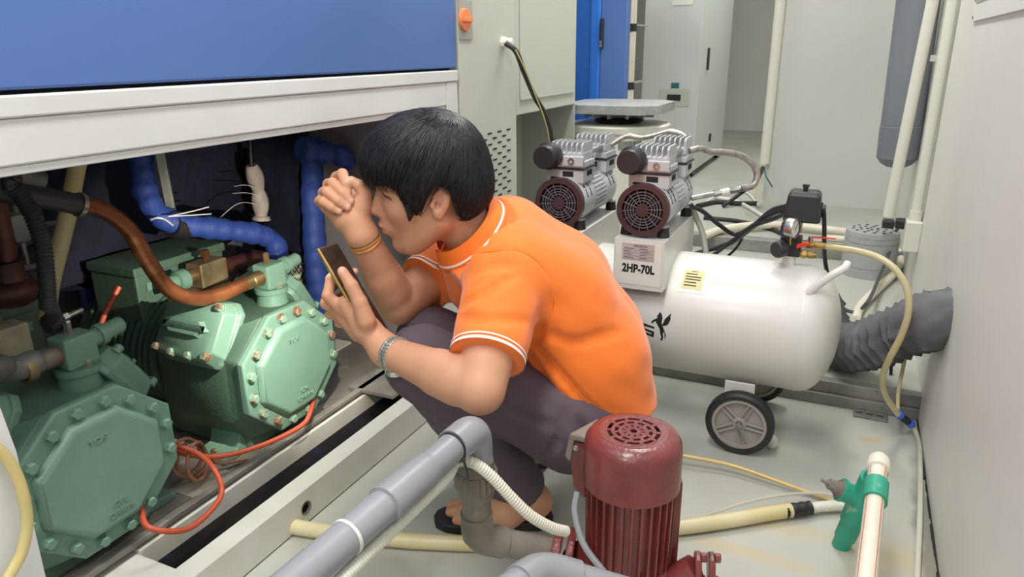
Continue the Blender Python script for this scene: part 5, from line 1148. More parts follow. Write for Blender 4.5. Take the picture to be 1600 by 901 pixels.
def mesh_field(f, lo, hi, h):
    lo = np.array(lo, np.float32); hi = np.array(hi, np.float32); n = np.ceil((hi - lo) / h).astype(int) + 1
    ax = [lo[i] + h * np.arange(n[i], dtype=np.float32) for i in range(3)]
    vals = np.empty(tuple(n), np.float32)
    B = 8; blocks = []; cen = []
    for i in range(0, n[0], B):
        for j in range(0, n[1], B):
            for k in range(0, n[2], B):
                e = [min(i + B, n[0]), min(j + B, n[1]), min(k + B, n[2])]
                blocks.append((i, j, k, e)); cen.append([(ax[0][i] + ax[0][e[0]-1]) / 2, (ax[1][j] + ax[1][e[1]-1]) / 2, (ax[2][k] + ax[2][e[2]-1]) / 2])
    cv = f(np.array(cen, np.float32)); half = h * B * 0.5 * 1.74 + 0.012
    todo = []
    for bl, v in zip(blocks, cv):
        i, j, k, e = bl
        if abs(v) > half: vals[i:e[0], j:e[1], k:e[2]] = v
        else: todo.append(bl)
    for t0 in range(0, len(todo), 600):
        ps = []
        for i, j, k, e in todo[t0:t0 + 600]:
            ps.append(np.stack(np.meshgrid(ax[0][i:e[0]], ax[1][j:e[1]], ax[2][k:e[2]], indexing='ij'), -1).reshape(-1, 3))
        r = f(np.concatenate(ps)); o = 0
        for (i, j, k, e), p in zip(todo[t0:t0 + 600], ps):
            vals[i:e[0], j:e[1], k:e[2]] = r[o:o + len(p)].reshape(e[0]-i, e[1]-j, e[2]-k); o += len(p)
    ins = vals < 0
    c = np.zeros(tuple(n - 1), np.int8)
    for dx in (0, 1):
        for dy in (0, 1):
            for dz in (0, 1): c += ins[dx:n[0]-1+dx, dy:n[1]-1+dy, dz:n[2]-1+dz]
    act = (c > 0) & (c < 8); idx = -np.ones(act.shape, np.int64); cells = np.argwhere(act); idx[act] = np.arange(len(cells))
    acc = np.zeros((len(cells), 3)); cnt = np.zeros(len(cells))
    cor = [(0,0,0),(1,0,0),(0,1,0),(1,1,0),(0,0,1),(1,0,1),(0,1,1),(1,1,1)]
    for a, b in ((0,1),(2,3),(4,5),(6,7),(0,2),(1,3),(4,6),(5,7),(0,4),(1,5),(2,6),(3,7)):
        A, B = np.array(cor[a]), np.array(cor[b])
        va = vals[tuple((cells + A).T)]; vb = vals[tuple((cells + B).T)]
        m = (va < 0) != (vb < 0); t = np.where(m, va / np.where(m, va - vb, 1), 0)
        acc += m[:, None] * (A + t[:, None] * (B - A)); cnt += m
    verts = lo + h * (cells + acc / cnt[:, None])
    quads = []
    for axis in range(3):
        o1, o2 = [(1, 2), (2, 0), (0, 1)][axis]
        sl0 = [slice(None)] * 3; sl1 = [slice(None)] * 3; sl0[axis] = slice(0, -1); sl1[axis] = slice(1, None)
        s0, s1 = ins[tuple(sl0)], ins[tuple(sl1)]
        e = np.argwhere(s0 != s1)
        e = e[(e[:, o1] > 0) & (e[:, o2] > 0) & (e[:, o1] < n[o1] - 1) & (e[:, o2] < n[o2] - 1)]
        flip = s0[tuple(e.T)]
        q = []
        for d1, d2 in ((1, 1), (0, 1), (0, 0), (1, 0)):
            k = e.copy(); k[:, o1] -= d1; k[:, o2] -= d2; q.append(idx[tuple(k.T)])
        q = np.stack(q, 1); q[~flip] = q[~flip][:, ::-1]; quads.append(q)
    return verts, np.concatenate(quads)
def keep(vq, fn):
    v, q = vq; m = fn(v[q].mean(1)); q = q[m]; used = np.unique(q); mp = -np.ones(len(v), int); mp[used] = np.arange(len(used)); return v[used], mp[q]
def join(parts):
    vs, qs, o = [], [], 0
    for v, q in parts: vs.append(v); qs.append(q + o); o += len(v)
    return np.concatenate(vs), np.concatenate(qs)
def mesh_obj(name, vq, m, parent, color=None):
    v, q = vq; off = V(parent['_w']); me = bpy.data.meshes.new(name)
    me.vertices.add(len(v)); me.vertices.foreach_set('co', (v - np.array(off)).astype(np.float32).ravel())
    me.loops.add(q.size); me.loops.foreach_set('vertex_index', q.astype(np.int32).ravel())
    me.polygons.add(len(q)); me.polygons.foreach_set('loop_start', np.arange(0, q.size, 4, dtype=np.int32))
    me.update(calc_edges=True); me.validate()
    me.polygons.foreach_set('use_smooth', [True] * len(me.polygons))
    if color is not None:
        a = me.color_attributes.new('tint', 'FLOAT_COLOR', 'POINT')
        c = np.ones((len(v), 4), np.float32); c[:, :3] = color(v); a.data.foreach_set('color', c.ravel())
    me.materials.append(m); return link(name, me, parent, off)
def npv(v): return np.array(v, np.float32)

man = thing('person', (-0.62, 1.27, 0.0), 'man in orange polo shirt crouching before the chamber, lighting it with a phone', 'person')
m_skin = mat('skin', '#d3a184', 0.55, spec=0.35, attr='tint', sss=0.08, bump=0.06, bscale=180)
m_shirt = mat('orange_knit', '#f4802c', 0.75, attr='tint', bump=0.12, bscale=420, sheen=0.25)
m_trous = mat('plum_grey_cotton', '#5c4f5a', 0.8, c2='#534751', scale=5, bump=0.25, bscale=24)
m_hair = mat('black_hair', '#17161c', 0.38, c2='#211f26', scale=40)

# joints (world coordinates)
Lsh, Lel, Lwr = (-0.5500, 1.1462, 0.6082), (-0.5085, 0.9519, 0.4690), (-0.7281, 1.0036, 0.4794)
Rsh, Rel, Rwr = (-0.7688, 1.3401, 0.5607), (-0.8122, 1.1704, 0.5027), (-0.8310, 1.0930, 0.6658)
spine = [(-0.6126, 1.2720, 0.6192), (-0.5240, 1.3252, 0.5230), (-0.4584, 1.3472, 0.4031), (-0.4271, 1.3480, 0.3009)]
Lhip, Lkn, Lank = (-0.4517, 1.2273, 0.2890), (-0.6963, 1.0723, 0.4353), (-0.5721, 1.2548, 0.0733)
Rhip, Rkn, Rank = (-0.4684, 1.4395, 0.2542), (-0.7632, 1.2095, 0.4190), (-0.6728, 1.4200, 0.0819)
lat = npv((0.36, -0.93, 0.0))        # toward his left
# head frame
HF = V(-0.86, -0.51, 0).normalized(); HL = V(0, 0, 1).cross(HF); pt_ = math.radians(5)
HF = (HF * math.cos(pt_) + V(0, 0, -1) * math.sin(pt_)).normalized(); HU = HF.cross(HL).normalized()
rl = math.radians(-4); HL, HU = HL * math.cos(rl) + HU * math.sin(rl), HU * math.cos(rl) - HL * math.sin(rl)
HR = np.array([HF, HL, HU], np.float32)
HS = 1.07
ear_w = V((-0.6626, 1.1067, 0.7410)); HO = ear_w - (HF * -0.010 + HL * 0.078 + HU * 0.0) * HS
def hp(x, y, z): return npv(HO + (HF * x + HL * y + HU * z) * HS)
def hell(c, r, rot=None):
    R_ = HR if rot is None else np.array(rot, np.float32) @ HR
    return sd_ell(hp(*c), np.array(r) * HS, R_)
def hcap(a, b, r0, r1): return sd_cap(hp(*a), hp(*b), r0 * HS, r1 * HS)
def ry(deg):
    c, s = math.cos(math.radians(deg)), math.sin(math.radians(deg)); return [[c, 0, s], [0, 1, 0], [-s, 0, c]]
neck0 = (-0.6417, 1.2495, 0.6270)
head = [('+', hell((0.0, 0, 0.040), (0.086, 0.075, 0.086)), 0), ('+', hell((0.036, 0, -0.018), (0.058, 0.058, 0.082)), 0.03),
        ('+', sd_cap(hp(-0.034, 0, -0.045), npv(neck0), 0.054, 0.062), 0.02)]
for s in (-1, 1):
    head += [('+', hcap((-0.004, s*0.050, -0.040), (0.050, s*0.022, -0.086), 0.020, 0.019), 0.025),
             ('+', hell((0.056, s*0.036, -0.012), (0.026, 0.026, 0.026)), 0.025),
             ('+', hell((0.074, s*0.032, 0.040), (0.016, 0.026, 0.010)), 0.014)]
head += [('+', hell((0.067, 0, -0.088), (0.021, 0.022, 0.019)), 0.018), ('+', hell((0.072, 0, 0.058), (0.026, 0.05, 0.035)), 0.03)]
for s in (-1, 1): head += [('-', hell((0.096, s*0.034, 0.020), (0.018, 0.020, 0.013)), 0.012), ('+', hell((0.0735, s*0.034, 0.018), (0.0145, 0.018, 0.0125)), 0.005)]
head += [('+', hcap((0.083, 0, 0.030), (0.106, 0, -0.018), 0.0075, 0.0105), 0.012), ('+', hell((0.104, 0, -0.022), (0.013, 0.0115, 0.0105)), 0.008)]
for s in (-1, 1): head += [('+', hell((0.093, s*0.0125, -0.025), (0.012, 0.0085, 0.0085)), 0.006)]
head += [('+', hell((0.083, 0, -0.049), (0.020, 0.030, 0.024)), 0.014), ('+', hell((0.0985, 0, -0.0475), (0.009, 0.021, 0.0062)), 0.004), ('+', hell((0.0945, 0, -0.0605), (0.0095, 0.019, 0.0070)), 0.004),
         ('-', hcap((0.106, -0.018, -0.0542), (0.106, 0.018, -0.0542), 0.0032, 0.0032), 0.003), ('-', hell((0.099, 0, -0.073), (0.009, 0.020, 0.006)), 0.008)]
for s in (-1, 1):
    head += [('+', hell((-0.012, s*0.077, 0.004), (0.0155, 0.0065, 0.027), ry(14)), 0.005), ('+', hell((-0.004, s*0.074, -0.020), (0.010, 0.008, 0.012)), 0.008),
             ('-', hell((-0.010, s*0.087, 0.006), (0.0088, 0.0085, 0.0165), ry(14)), 0.003), ('-', hell((-0.004, s*0.084, -0.004), (0.006, 0.010, 0.008)), 0.003),
             ('+', hell((0.004, s*0.078, -0.004), (0.005, 0.005, 0.007)), 0.003)]
fh = field(head)
c_ = npv(HO)
hv = mesh_field(fh, c_ + npv((-0.17, -0.16, -0.15)), c_ + npv((0.19, 0.20, 0.19)), 0.0024)

# arms
larm = [('+', sd_cap(Lsh, Lel, 0.056, 0.042), 0), ('+', sd_cap(Lel, npv(Lel) * 0.6 + npv(Lwr) * 0.4, 0.040, 0.041), 0.006), ('+', sd_cap(npv(Lel) * 0.78 + npv(Lwr) * 0.22, Lwr, 0.043, 0.0275), 0.008)]
rarm = [('+', sd_cap(Rsh, Rel, 0.052, 0.042), 0), ('+', sd_cap(Rel, npv(Rel) * 0.6 + npv(Rwr) * 0.4, 0.040, 0.040), 0.006), ('+', sd_cap(npv(Rel) * 0.78 + npv(Rwr) * 0.22, Rwr, 0.041, 0.0285), 0.008)]
# left hand closed on the phone
LH = larm + [('+', sd_cap(Lwr, (-0.7732, 1.0075, 0.5162), 0.026, 0.026), 0.02),
    ('+', sd_cap((-0.7726, 0.9954, 0.5206), (-0.8047, 0.9958, 0.5632), 0.0185, 0.016), 0.014),
    ('+', sd_cap((-0.7881, 1.0032, 0.5078), (-0.8272, 1.0020, 0.5454), 0.018, 0.015), 0.012),
    ('+', sd_cap((-0.7904, 1.0175, 0.5022), (-0.8356, 1.0184, 0.5310), 0.017, 0.0145), 0.012)]
def chain(pts, rs, k0=0.008):
    out = []
    for i in range(len(pts) - 1): out.append(('+', sd_cap(pts[i], pts[i+1], rs[i], rs[i+1]), k0 if i == 0 else 0.0035))
    return out
LH += chain([(-0.7575, 0.9887, 0.5403), (-0.7660, 0.9855, 0.5744), (-0.7802, 0.9839, 0.6044), (-0.7985, 0.9852, 0.6281)], (0.0175, 0.0135, 0.0118, 0.0092), 0.012)     # thumb
LH += chain([(-0.8128, 0.9952, 0.5497), (-0.8372, 0.9855, 0.5768), (-0.8420, 1.0043, 0.6027), (-0.8432, 1.0279, 0.6145)], (0.0115, 0.0105, 0.0098, 0.0082))              # index behind the phone
LH += chain([(-0.8263, 1.0072, 0.5361), (-0.8558, 1.0000, 0.5546), (-0.8619, 1.0199, 0.5754), (-0.8551, 1.0472, 0.5873), (-0.8370, 1.0686, 0.6001)], (0.0112, 0.0104, 0.0097, 0.0090, 0.0075))
LH += chain([(-0.8300, 1.0177, 0.5217), (-0.8590, 1.0136, 0.5291), (-0.8674, 1.0379, 0.5458), (-0.8518, 1.0648, 0.5578), (-0.8303, 1.0720, 0.5690)], (0.0108, 0.0098, 0.0092, 0.0085, 0.0072))
LH += chain([(-0.8248, 1.0250, 0.5096), (-0.8514, 1.0278, 0.5071), (-0.8537, 1.0522, 0.5195), (-0.8311, 1.0688, 0.5358)], (0.0100, 0.0088, 0.0082, 0.0070))
# right hand loosely curled before the eyes
RH = rarm + [('+', sd_cap(Rwr, (-0.8470, 1.0899, 0.6938), 0.0275, 0.026), 0.02),
    ('+', sd_cap((-0.8363, 1.0917, 0.6944), (-0.8338, 1.1043, 0.7256), 0.020, 0.017), 0.014),
    ('+', sd_cap((-0.8612, 1.0887, 0.6928), (-0.8933, 1.1073, 0.7279), 0.021, 0.016), 0.014),
    ('+', sd_cap((-0.8706, 1.0856, 0.6964), (-0.9059, 1.0906, 0.7175), 0.018, 0.014), 0.014),
    ('+', sd_cap((-0.8545, 1.1091, 0.7018), (-0.8851, 1.1325, 0.7417), 0.018, 0.015), 0.014)]
RH += chain([(-0.8297, 1.1002, 0.7218), (-0.8279, 1.1064, 0.7429), (-0.8375, 1.1034, 0.7599), (-0.8506, 1.0984, 0.7695)], (0.0165, 0.0130, 0.0112, 0.0088), 0.010)      # thumb
RH += chain([(-0.8871, 1.1307, 0.7393), (-0.9036, 1.1220, 0.7686), (-0.8764, 1.1060, 0.7789), (-0.8572, 1.0906, 0.7631), (-0.8525, 1.0867, 0.7495)], (0.0115, 0.0108, 0.0104, 0.0094, 0.0078))
RH += chain([(-0.8962, 1.1154, 0.7313), (-0.9126, 1.1064, 0.7568), (-0.8882, 1.0901, 0.7635), (-0.8567, 1.0784, 0.7482), (-0.8419, 1.0804, 0.7344)], (0.0112, 0.0106, 0.0100, 0.0092, 0.0076))
RH += chain([(-0.9007, 1.1043, 0.7229), (-0.9143, 1.0913, 0.7430), (-0.8908, 1.0743, 0.7489), (-0.8611, 1.0670, 0.7354), (-0.8445, 1.0728, 0.7234)], (0.0108, 0.0100, 0.0096, 0.0088, 0.0074))
RH += chain([(-0.9043, 1.0918, 0.7124), (-0.9137, 1.0773, 0.7294), (-0.8949, 1.0639, 0.7321), (-0.8717, 1.0601, 0.7237), (-0.8590, 1.0657, 0.7163)], (0.0100, 0.0090, 0.0086, 0.0080, 0.0068))
def bbox(pts, pad):
    p = np.array([npv(q) for q in pts]); return p.min(0) - pad, p.max(0) + pad
parts_ = [hv]
wl = npv(Lwr) + 0.02 * (npv(Lel) - npv(Lwr)) / np.linalg.norm(npv(Lel) - npv(Lwr)); dl = npv(Lel) - npv(Lwr)
wr = npv(Rwr) + 0.004 * (npv(Rel) - npv(Rwr)); dr = npv(Rel) - npv(Rwr)
lo, hi = bbox((Lsh, Lel, Lwr), 0.07); la = mesh_field(field(larm), lo, hi, 0.004)
parts_.append(keep(la, lambda c: ((c - wl) @ dl > -0.0004)))
lo, hi = bbox((Rsh, Rel, Rwr), 0.07); ra = mesh_field(field(rarm), lo, hi, 0.004)
parts_.append(keep(ra, lambda c: ((c - wr) @ dr > -0.0004)))
lo, hi = bbox([(-0.7281, 1.0036, 0.4794), (-0.7420, 0.9733, 0.5419), (-0.8392, 0.9826, 0.6288), (-0.8417, 1.0871, 0.5996), (-0.8743, 1.0374, 0.5055)], 0.035); lh = mesh_field(field(LH), lo, hi, 0.0018)
parts_.append(keep(lh, lambda c: ((c - wl) @ dl < 0.0004)))
lo, hi = bbox([(-0.8304, 1.0916, 0.6611), (-0.9132, 1.0792, 0.7341), (-0.8678, 1.1043, 0.7760), (-0.8254, 1.1136, 0.7467), (-0.8877, 1.1239, 0.7278)], 0.035); rh = mesh_field(field(RH), lo, hi, 0.0018)
parts_.append(keep(rh, lambda c: ((c - wr) @ dr < 0.0004)))
# left foot and ankle, right foot behind
foot_c = [npv(q) for q in [(-0.5348, 1.2508, 0.0450), (-0.5835, 1.1956, 0.0500), (-0.6650, 1.1711, 0.0420), (-0.7078, 1.1722, 0.0320)]]
fl = [('+', sd_cap(Lank, foot_c[0] + npv((0, 0, 0.01)), 0.042, 0.036), 0), ('+', sd_cap(npv(Lank) * 0.5 + foot_c[0] * 0.5, foot_c[1], 0.038, 0.033), 0.02), ('+', sd_cap(foot_c[1], foot_c[2], 0.034, 0.022), 0.02),
      ('+', sd_cap(foot_c[2] + lat * 0.022, foot_c[3] + lat * 0.024 + npv((0.02, 0, 0)), 0.018, 0.011), 0.012), ('+', sd_cap(foot_c[2] - lat * 0.022, foot_c[3] - lat * 0.018, 0.019, 0.013), 0.012), ('+', sd_cap(foot_c[2], foot_c[3] + lat * 0.004, 0.018, 0.011), 0.008)]
lo, hi = bbox(list(foot_c) + [Lank], 0.06); parts_.append(mesh_field(field(fl), lo, hi, 0.003))
rfo = npv((-0.10, 0.22, 0.0)); fr_ = [npv(q) + rfo for q in foot_c]
fr = [('+', sd_cap(Rank, fr_[0], 0.042, 0.036), 0), ('+', sd_cap(fr_[0], fr_[1], 0.036, 0.033), 0.02), ('+', sd_cap(fr_[1], fr_[2], 0.034, 0.024), 0.02), ('+', sd_cap(fr_[2], fr_[3], 0.026, 0.018), 0.012)]
lo, hi = bbox(fr_ + [Rank], 0.06); parts_.append(mesh_field(field(fr), lo, hi, 0.005))
inner = [('+', sd_cap(neck0, spine[0], 0.05, 0.07), 0)] + [('+', sd_cap(spine[i], spine[i+1], 0.07, 0.07), 0.04) for i in range(3)]
for a, b_, r0, r1 in ((spine[0], Lsh, 0.06, 0.045), (spine[0], Rsh, 0.06, 0.045), (spine[3], Lhip, 0.07, 0.07), (spine[3], Rhip, 0.07, 0.07), (Lhip, Lkn, 0.07, 0.05), (Rhip, Rkn, 0.07, 0.05), (Lkn, Lank, 0.05, 0.036), (Rkn, Rank, 0.05, 0.036)): inner.append(('+', sd_cap(a, b_, r0, r1), 0.03))
lo, hi = bbox((neck0, Lsh, Rsh, Lhip, Lkn, Lank, Rhip, Rkn, Rank) + tuple(spine), 0.09); parts_.append(mesh_field(field(inner), lo, hi, 0.009))
skin_c, lip_c, dark_c, nail_c = [np.array(lin(h)) for h in ('#cb9778', '#ad675f', '#2a1f1e', '#e3b7a4')]
nails = [npv(q) for q in [(-0.7981, 0.9781, 0.6337), (-0.8468, 1.0809, 0.7485), (-0.8363, 1.0750, 0.7346), (-0.8389, 1.0674, 0.7237), (-0.8540, 1.0611, 0.7164), (-0.8493, 1.0915, 0.7743), (-0.8314, 1.0674, 0.6024)]]
def skin_col(v):
    c = np.tile(skin_c, (len(v), 1))
    q = (v - npv(HO)) @ HR.T / HS
    x, y, z = q[:, 0], q[:, 1], q[:, 2]
    def mixc(m, col):
        m = np.clip(m, 0, 1)[:, None]; c[:] = c * (1 - m) + col * m
    inh = (np.abs(x) < 0.13) & (np.abs(y) < 0.1) & (np.abs(z) < 0.16)
    mixc(inh * np.clip(1.3 - (((x - 0.099) / 0.012) ** 2 + (y / 0.024) ** 2 + ((z + 0.054) / 0.0115) ** 2), 0, 1) * 0.75, lip_c)
    ey = np.abs(y)
    mixc(inh * (x > 0.06) * np.clip(1.5 - (((ey - 0.038) / 0.0175) ** 2 + ((z - 0.0165 + 20 * (ey - 0.034) ** 2) / 0.0036) ** 2), 0, 1), dark_c)
    mixc(inh * (x > 0.055) * np.clip(1.4 - (((ey - 0.036) / 0.020) ** 2 + ((z - 0.042 + 12 * (ey - 0.036) ** 2) / 0.0045) ** 2), 0, 1) * 0.8, dark_c)
    mixc(inh * np.clip(1.2 - (((x + 0.008) / 0.013) ** 2 + ((ey - 0.080) / 0.006) ** 2 + ((z - 0.002) / 0.018) ** 2), 0, 1) * 0.35, lip_c)
    for n_ in nails: mixc(np.clip(1.6 - np.linalg.norm(v - n_, axis=1) / 0.0062, 0, 1) * 0.6, nail_c)
    return c
mesh_obj('body', join(parts_), m_skin, man, skin_col)


# hair: soft cap plus strands combed from the crown
def zmin(x):
    return np.interp(x, [-0.14, -0.09, -0.060, -0.040, -0.032, -0.026, -0.005, 0.016, 0.026, 0.034, 0.040, 0.047, 0.054, 0.064, 0.075, 0.13],
                        [-0.012, -0.020, -0.040, -0.040, -0.020, 0.022, 0.034, 0.020, 0.006, -0.006, -0.030, -0.034, 0.004, 0.030, 0.034, 0.034])
hair = [('+', hell((-0.006, 0, 0.042), (0.096, 0.090, 0.100)), 0), ('+', hell((0.042, 0, 0.064), (0.074, 0.078, 0.068)), 0.03),
        ('+', hell((-0.055, 0, 0.0), (0.046, 0.068, 0.055)), 0.03), ('+', hell((0.088, 0, 0.050), (0.028, 0.062, 0.028)), 0.02)]
for s in (-1, 1): hair += [('+', hcap((0.040, s*0.071, 0.03), (0.046, s*0.070, -0.028), 0.016, 0.005), 0.015), ('+', hcap((-0.035, s*0.070, 0.03), (-0.05, s*0.066, -0.03), 0.018, 0.010), 0.015)]
f0 = field(hair)
def fhair(p):
    q = (p - npv(HO)) @ HR.T / HS
    d = f0(p)
    d = d + 0.0016 * np.sin(np.arctan2(q[:, 1], q[:, 0] + 0.05) * 46 + 3 * np.sin(q[:, 2] * 60)) * np.clip(1.2 - np.abs(q[:, 2] - 0.05) * 5, 0, 1)
    return smax(d, (zmin(q[:, 0]) + 0.004 * np.sin(q[:, 0] * 700 + 3) + 0.003 * np.sin(q[:, 0] * 1500) - q[:, 2]) * 0.7, 0.006)
hvq = mesh_field(fhair, npv(HO) + npv((-0.18, -0.17, -0.10)), npv(HO) + npv((0.19, 0.20, 0.20)), 0.003)
mesh_obj('hair', hvq, m_hair, man)
rng = random.Random(8); vs, fs = [], []
hc = npv((-0.004, 0.0, 0.045)); hr_ = npv((0.116, 0.094, 0.106))
# directions table for speed
nth, nph = 48, 30
tab = np.zeros((nth + 1, nph + 1)); pp = []
for i in range(nth + 1):
    for j in range(nph + 1):
        th = 2*PI*i/nth; ph_ = PI*0.86*j/nph; pp.append((math.sin(ph_)*math.cos(th), math.sin(ph_)*math.sin(th), math.cos(ph_)))
pp = np.array(pp, np.float32); t = np.full(len(pp), 0.17, np.float32); Hm = np.array([HF, HL, HU], np.float32)
for _ in range(18):
    p = npv(HO) + HS * ((hc + pp * t[:, None]) @ Hm); t -= f0(p) / HS * 0.9
tab = t.reshape(nth + 1, nph + 1)
def rad(d):
    th = math.atan2(d[1], d[0]) % (2*PI); ph_ = math.acos(max(-1, min(1, d[2])))
    a = th/(2*PI)*nth; b_ = min(ph_/(PI*0.86)*nph, nph - 1e-4); i, j = int(a) % nth, int(b_); u, w = a - int(a), b_ - j
    return (tab[i, j]*(1-u) + tab[i+1, j]*u)*(1-w) + (tab[i, j+1]*(1-u) + tab[i+1, j+1]*u)*w
crown = npv((-0.42, 0.05, 0.91)); crown /= np.linalg.norm(crown)
lim = []
for i in range(181):
    th = 2*PI*i/180; lo_ph, hi_ph = 0.5, 2.6
    for _ in range(12):
        ph_ = (lo_ph + hi_ph) / 2; d = (math.sin(ph_)*math.cos(th), math.sin(ph_)*math.sin(th), math.cos(ph_)); q = [hc[k] + d[k] * rad(d) for k in (0, 2)]
        if q[1] > zmin(q[0]): lo_ph = ph_
        else: hi_ph = ph_
    lim.append(lo_ph)
N = 7; pts = []; wid = []
hcx, hcy, hcz = [float(q) for q in hc]
for s in range(7000):
    th = rng.uniform(0, 2*PI); l0 = lim[int(th/(2*PI)*180)]
    k_ = rng.random(); phe = l0 + rng.uniform(0.0, 0.17) if k_ < 0.15 else (l0 + rng.uniform(-0.30, 0.08) if k_ < 0.62 else l0 - rng.uniform(0, 0.9))
    phe = max(phe, 0.25)
    e = (math.sin(phe)*math.cos(th), math.sin(phe)*math.sin(th), math.cos(phe))
    t0 = rng.uniform(0.0, 0.7); lift = rng.uniform(0.0004, 0.0042); ji = [rng.gauss(0, 0.027) for _ in range(3)]
    c0 = (crown[0] + rng.gauss(0, 0.05), crown[1] + rng.gauss(0, 0.05), crown[2]); wid.append(rng.uniform(0.0006, 0.0011))
    for k in range(N):
        tt = t0 + (1 - t0) * k / (N - 1); sj = math.sin(PI * tt)
        d = [c0[a] * (1 - tt) + e[a] * tt + ji[a] * sj for a in range(3)]; l = math.sqrt(d[0]*d[0] + d[1]*d[1] + d[2]*d[2]); d = [q / l for q in d]
        r = rad(d) + lift * (0.4 + 0.6 * math.sin(PI * k / (N - 1))); pts.append((hcx + d[0]*r, hcy + d[1]*r, hcz + d[2]*r))
Pt = np.array(pts).reshape(-1, N, 3); tg = np.gradient(Pt, axis=1); nn = Pt - np.array([hcx, hcy, hcz]); nn /= np.linalg.norm(nn, axis=2, keepdims=True)
sd_ = np.cross(tg, nn); sd_ /= np.linalg.norm(sd_, axis=2, keepdims=True) + 1e-9
ww = np.array(wid)[:, None, None] * (1 - 0.85 * (np.arange(N) / (N - 1)) ** 2)[None, :, None]
X = np.stack([Pt + sd_ * ww, Pt + nn * ww, Pt - sd_ * ww], 2).reshape(-1, 3)
vs = (npv(HO) + HS * (X @ Hm)).tolist(); fs = []
for s in range(len(wid)):
    for k in range(N - 1):
        for m3 in range(3):
            a, b_ = s*N*3 + k*3 + m3, s*N*3 + k*3 + (m3 + 1) % 3; fs.append((a, b_, b_ + 3, a + 3))
off = V(man['_w']); me = bpy.data.meshes.new('hair_strands'); me.from_pydata([(v[0]-off[0], v[1]-off[1], v[2]-off[2]) for v in vs], [], fs)
me.polygons.foreach_set('use_smooth', [True] * len(me.polygons)); me.materials.append(m_hair)
o = link('hair_strands', me, man, off); o['kind'] = 'stuff'

# polo shirt
sp = [npv(q) for q in spine]; shirt = []
nk = npv(hp(-0.034, 0, -0.045)) - npv(neck0); nk /= np.linalg.norm(nk); n0 = npv((-0.6622, 1.2158, 0.6566))
W_ = (0.085, 0.078, 0.072, 0.068); R__ = (0.090, 0.110, 0.116, 0.112)
for s in (-1, 0, 1):
    for i in range(3):
        shirt.append(('+', sd_cap(sp[i] + lat * s * W_[i], sp[i+1] + lat * s * W_[i+1], R__[i], R__[i+1]), 0.03))
shirt.append(('+', sd_cap(n0 - nk * 0.015, sp[0], 0.073, 0.092), 0.05))
shirt.append(('+', sd_cap(npv(Lsh) + npv((0.03, 0.05, -0.02)), sp[1] + lat * 0.06, 0.075, 0.09), 0.04))
shirt.append(('+', sd_cap(sp[0] + npv((-0.04, -0.01, -0.06)), sp[2] + npv((-0.06, -0.02, -0.02)), 0.09, 0.09), 0.04))
lar = npv(Lel) - npv(Lsh); rar = npv(Rel) - npv(Rsh)
lq = npv(Lsh) + lar * 0.76; rq = npv(Rsh) + rar * 0.56
shirt.append(('+', sd_cap(npv(Lsh), lq + lar * 0.15, 0.074, 0.0625), 0.035))
shirt.append(('+', sd_cap(npv(Rsh), rq + rar * 0.15, 0.070, 0.060), 0.04))
def project(f, p):
    p = npv(p)
    for _ in range(8):
        e = 0.002; d0 = float(f(p[None])[0]); g = npv([float(f((p + e * np.eye(3, dtype=np.float32)[k])[None])[0]) - d0 for k in range(3)]) / e
        p = p - d0 * g / max(float(g @ g), 1e-6)
    return p, g / np.linalg.norm(g)
def creases(prims, lines):
    f = field(list(prims))
    for pts, r, dep in lines:
        pr_ = [project(f, q) for q in spline(pts, 3)]
        n_ = len(pr_) - 1
        for k in range(n_):
            (a, ga), (b_, gb) = pr_[k], pr_[k+1]
            w0, w1 = math.sin(PI * (k + 0.3) / (n_ + 0.6)), math.sin(PI * (k + 1.3) / (n_ + 0.6))
            prims.append(('-', sd_cap(a + ga * (r - dep * w0), b_ + gb * (r - dep * w1), r, r), 0.006 if dep > 0.0025 else 0.002))
creases(shirt, [
    ([(-0.5985, 1.1039, 0.6505), (-0.5566, 1.1029, 0.6577), (-0.5206, 1.1280, 0.6481), (-0.4887, 1.1529, 0.6113), (-0.4731, 1.1649, 0.5603), (-0.4785, 1.1790, 0.5102)], 0.004, 0.0016),
    ([(-0.4948, 1.1775, 0.4952), (-0.4645, 1.1849, 0.4447), (-0.4225, 1.1976, 0.3933), (-0.3863, 1.2095, 0.3473)], 0.016, 0.006),
    ([(-0.5090, 1.1705, 0.4626), (-0.4874, 1.1636, 0.4158), (-0.4553, 1.1637, 0.3748)], 0.014, 0.005), ([(-0.4880, 1.1766, 0.5161), (-0.4366, 1.2129, 0.4851), (-0.3850, 1.2532, 0.4653)], 0.02, 0.004),
    ([(-0.5784, 1.0292, 0.5797), (-0.5389, 1.0403, 0.5910), (-0.5153, 1.0944, 0.6129)], 0.014, 0.005), ([(-0.5648, 1.0168, 0.5600), (-0.5192, 1.0118, 0.5513), (-0.4892, 1.0502, 0.5540)], 0.014, 0.004),
    ([(-0.5730, 1.0713, 0.6242), (-0.5445, 1.0780, 0.6375), (-0.5174, 1.0992, 0.6290)], 0.016, 0.004), ([(-0.5729, 1.1633, 0.6846), (-0.5571, 1.1855, 0.6933), (-0.5498, 1.2126, 0.6943)], 0.010, 0.005),
    ([(-0.4845, 1.1618, 0.5345), (-0.4901, 1.1694, 0.4989), (-0.5039, 1.1525, 0.4704)], 0.012, 0.008)])
fsh = field(shirt)
nk = npv(hp(-0.034, 0, -0.045)) - npv(neck0); nk /= np.linalg.norm(nk)
hem_n = npv(V((-0.4109, 1.3350, 0.2445)) - V((-0.4621, 1.3455, 0.4031))); hem_n /= np.linalg.norm(hem_n)
hem_p = npv((-0.4223, 1.2818, 0.2729))
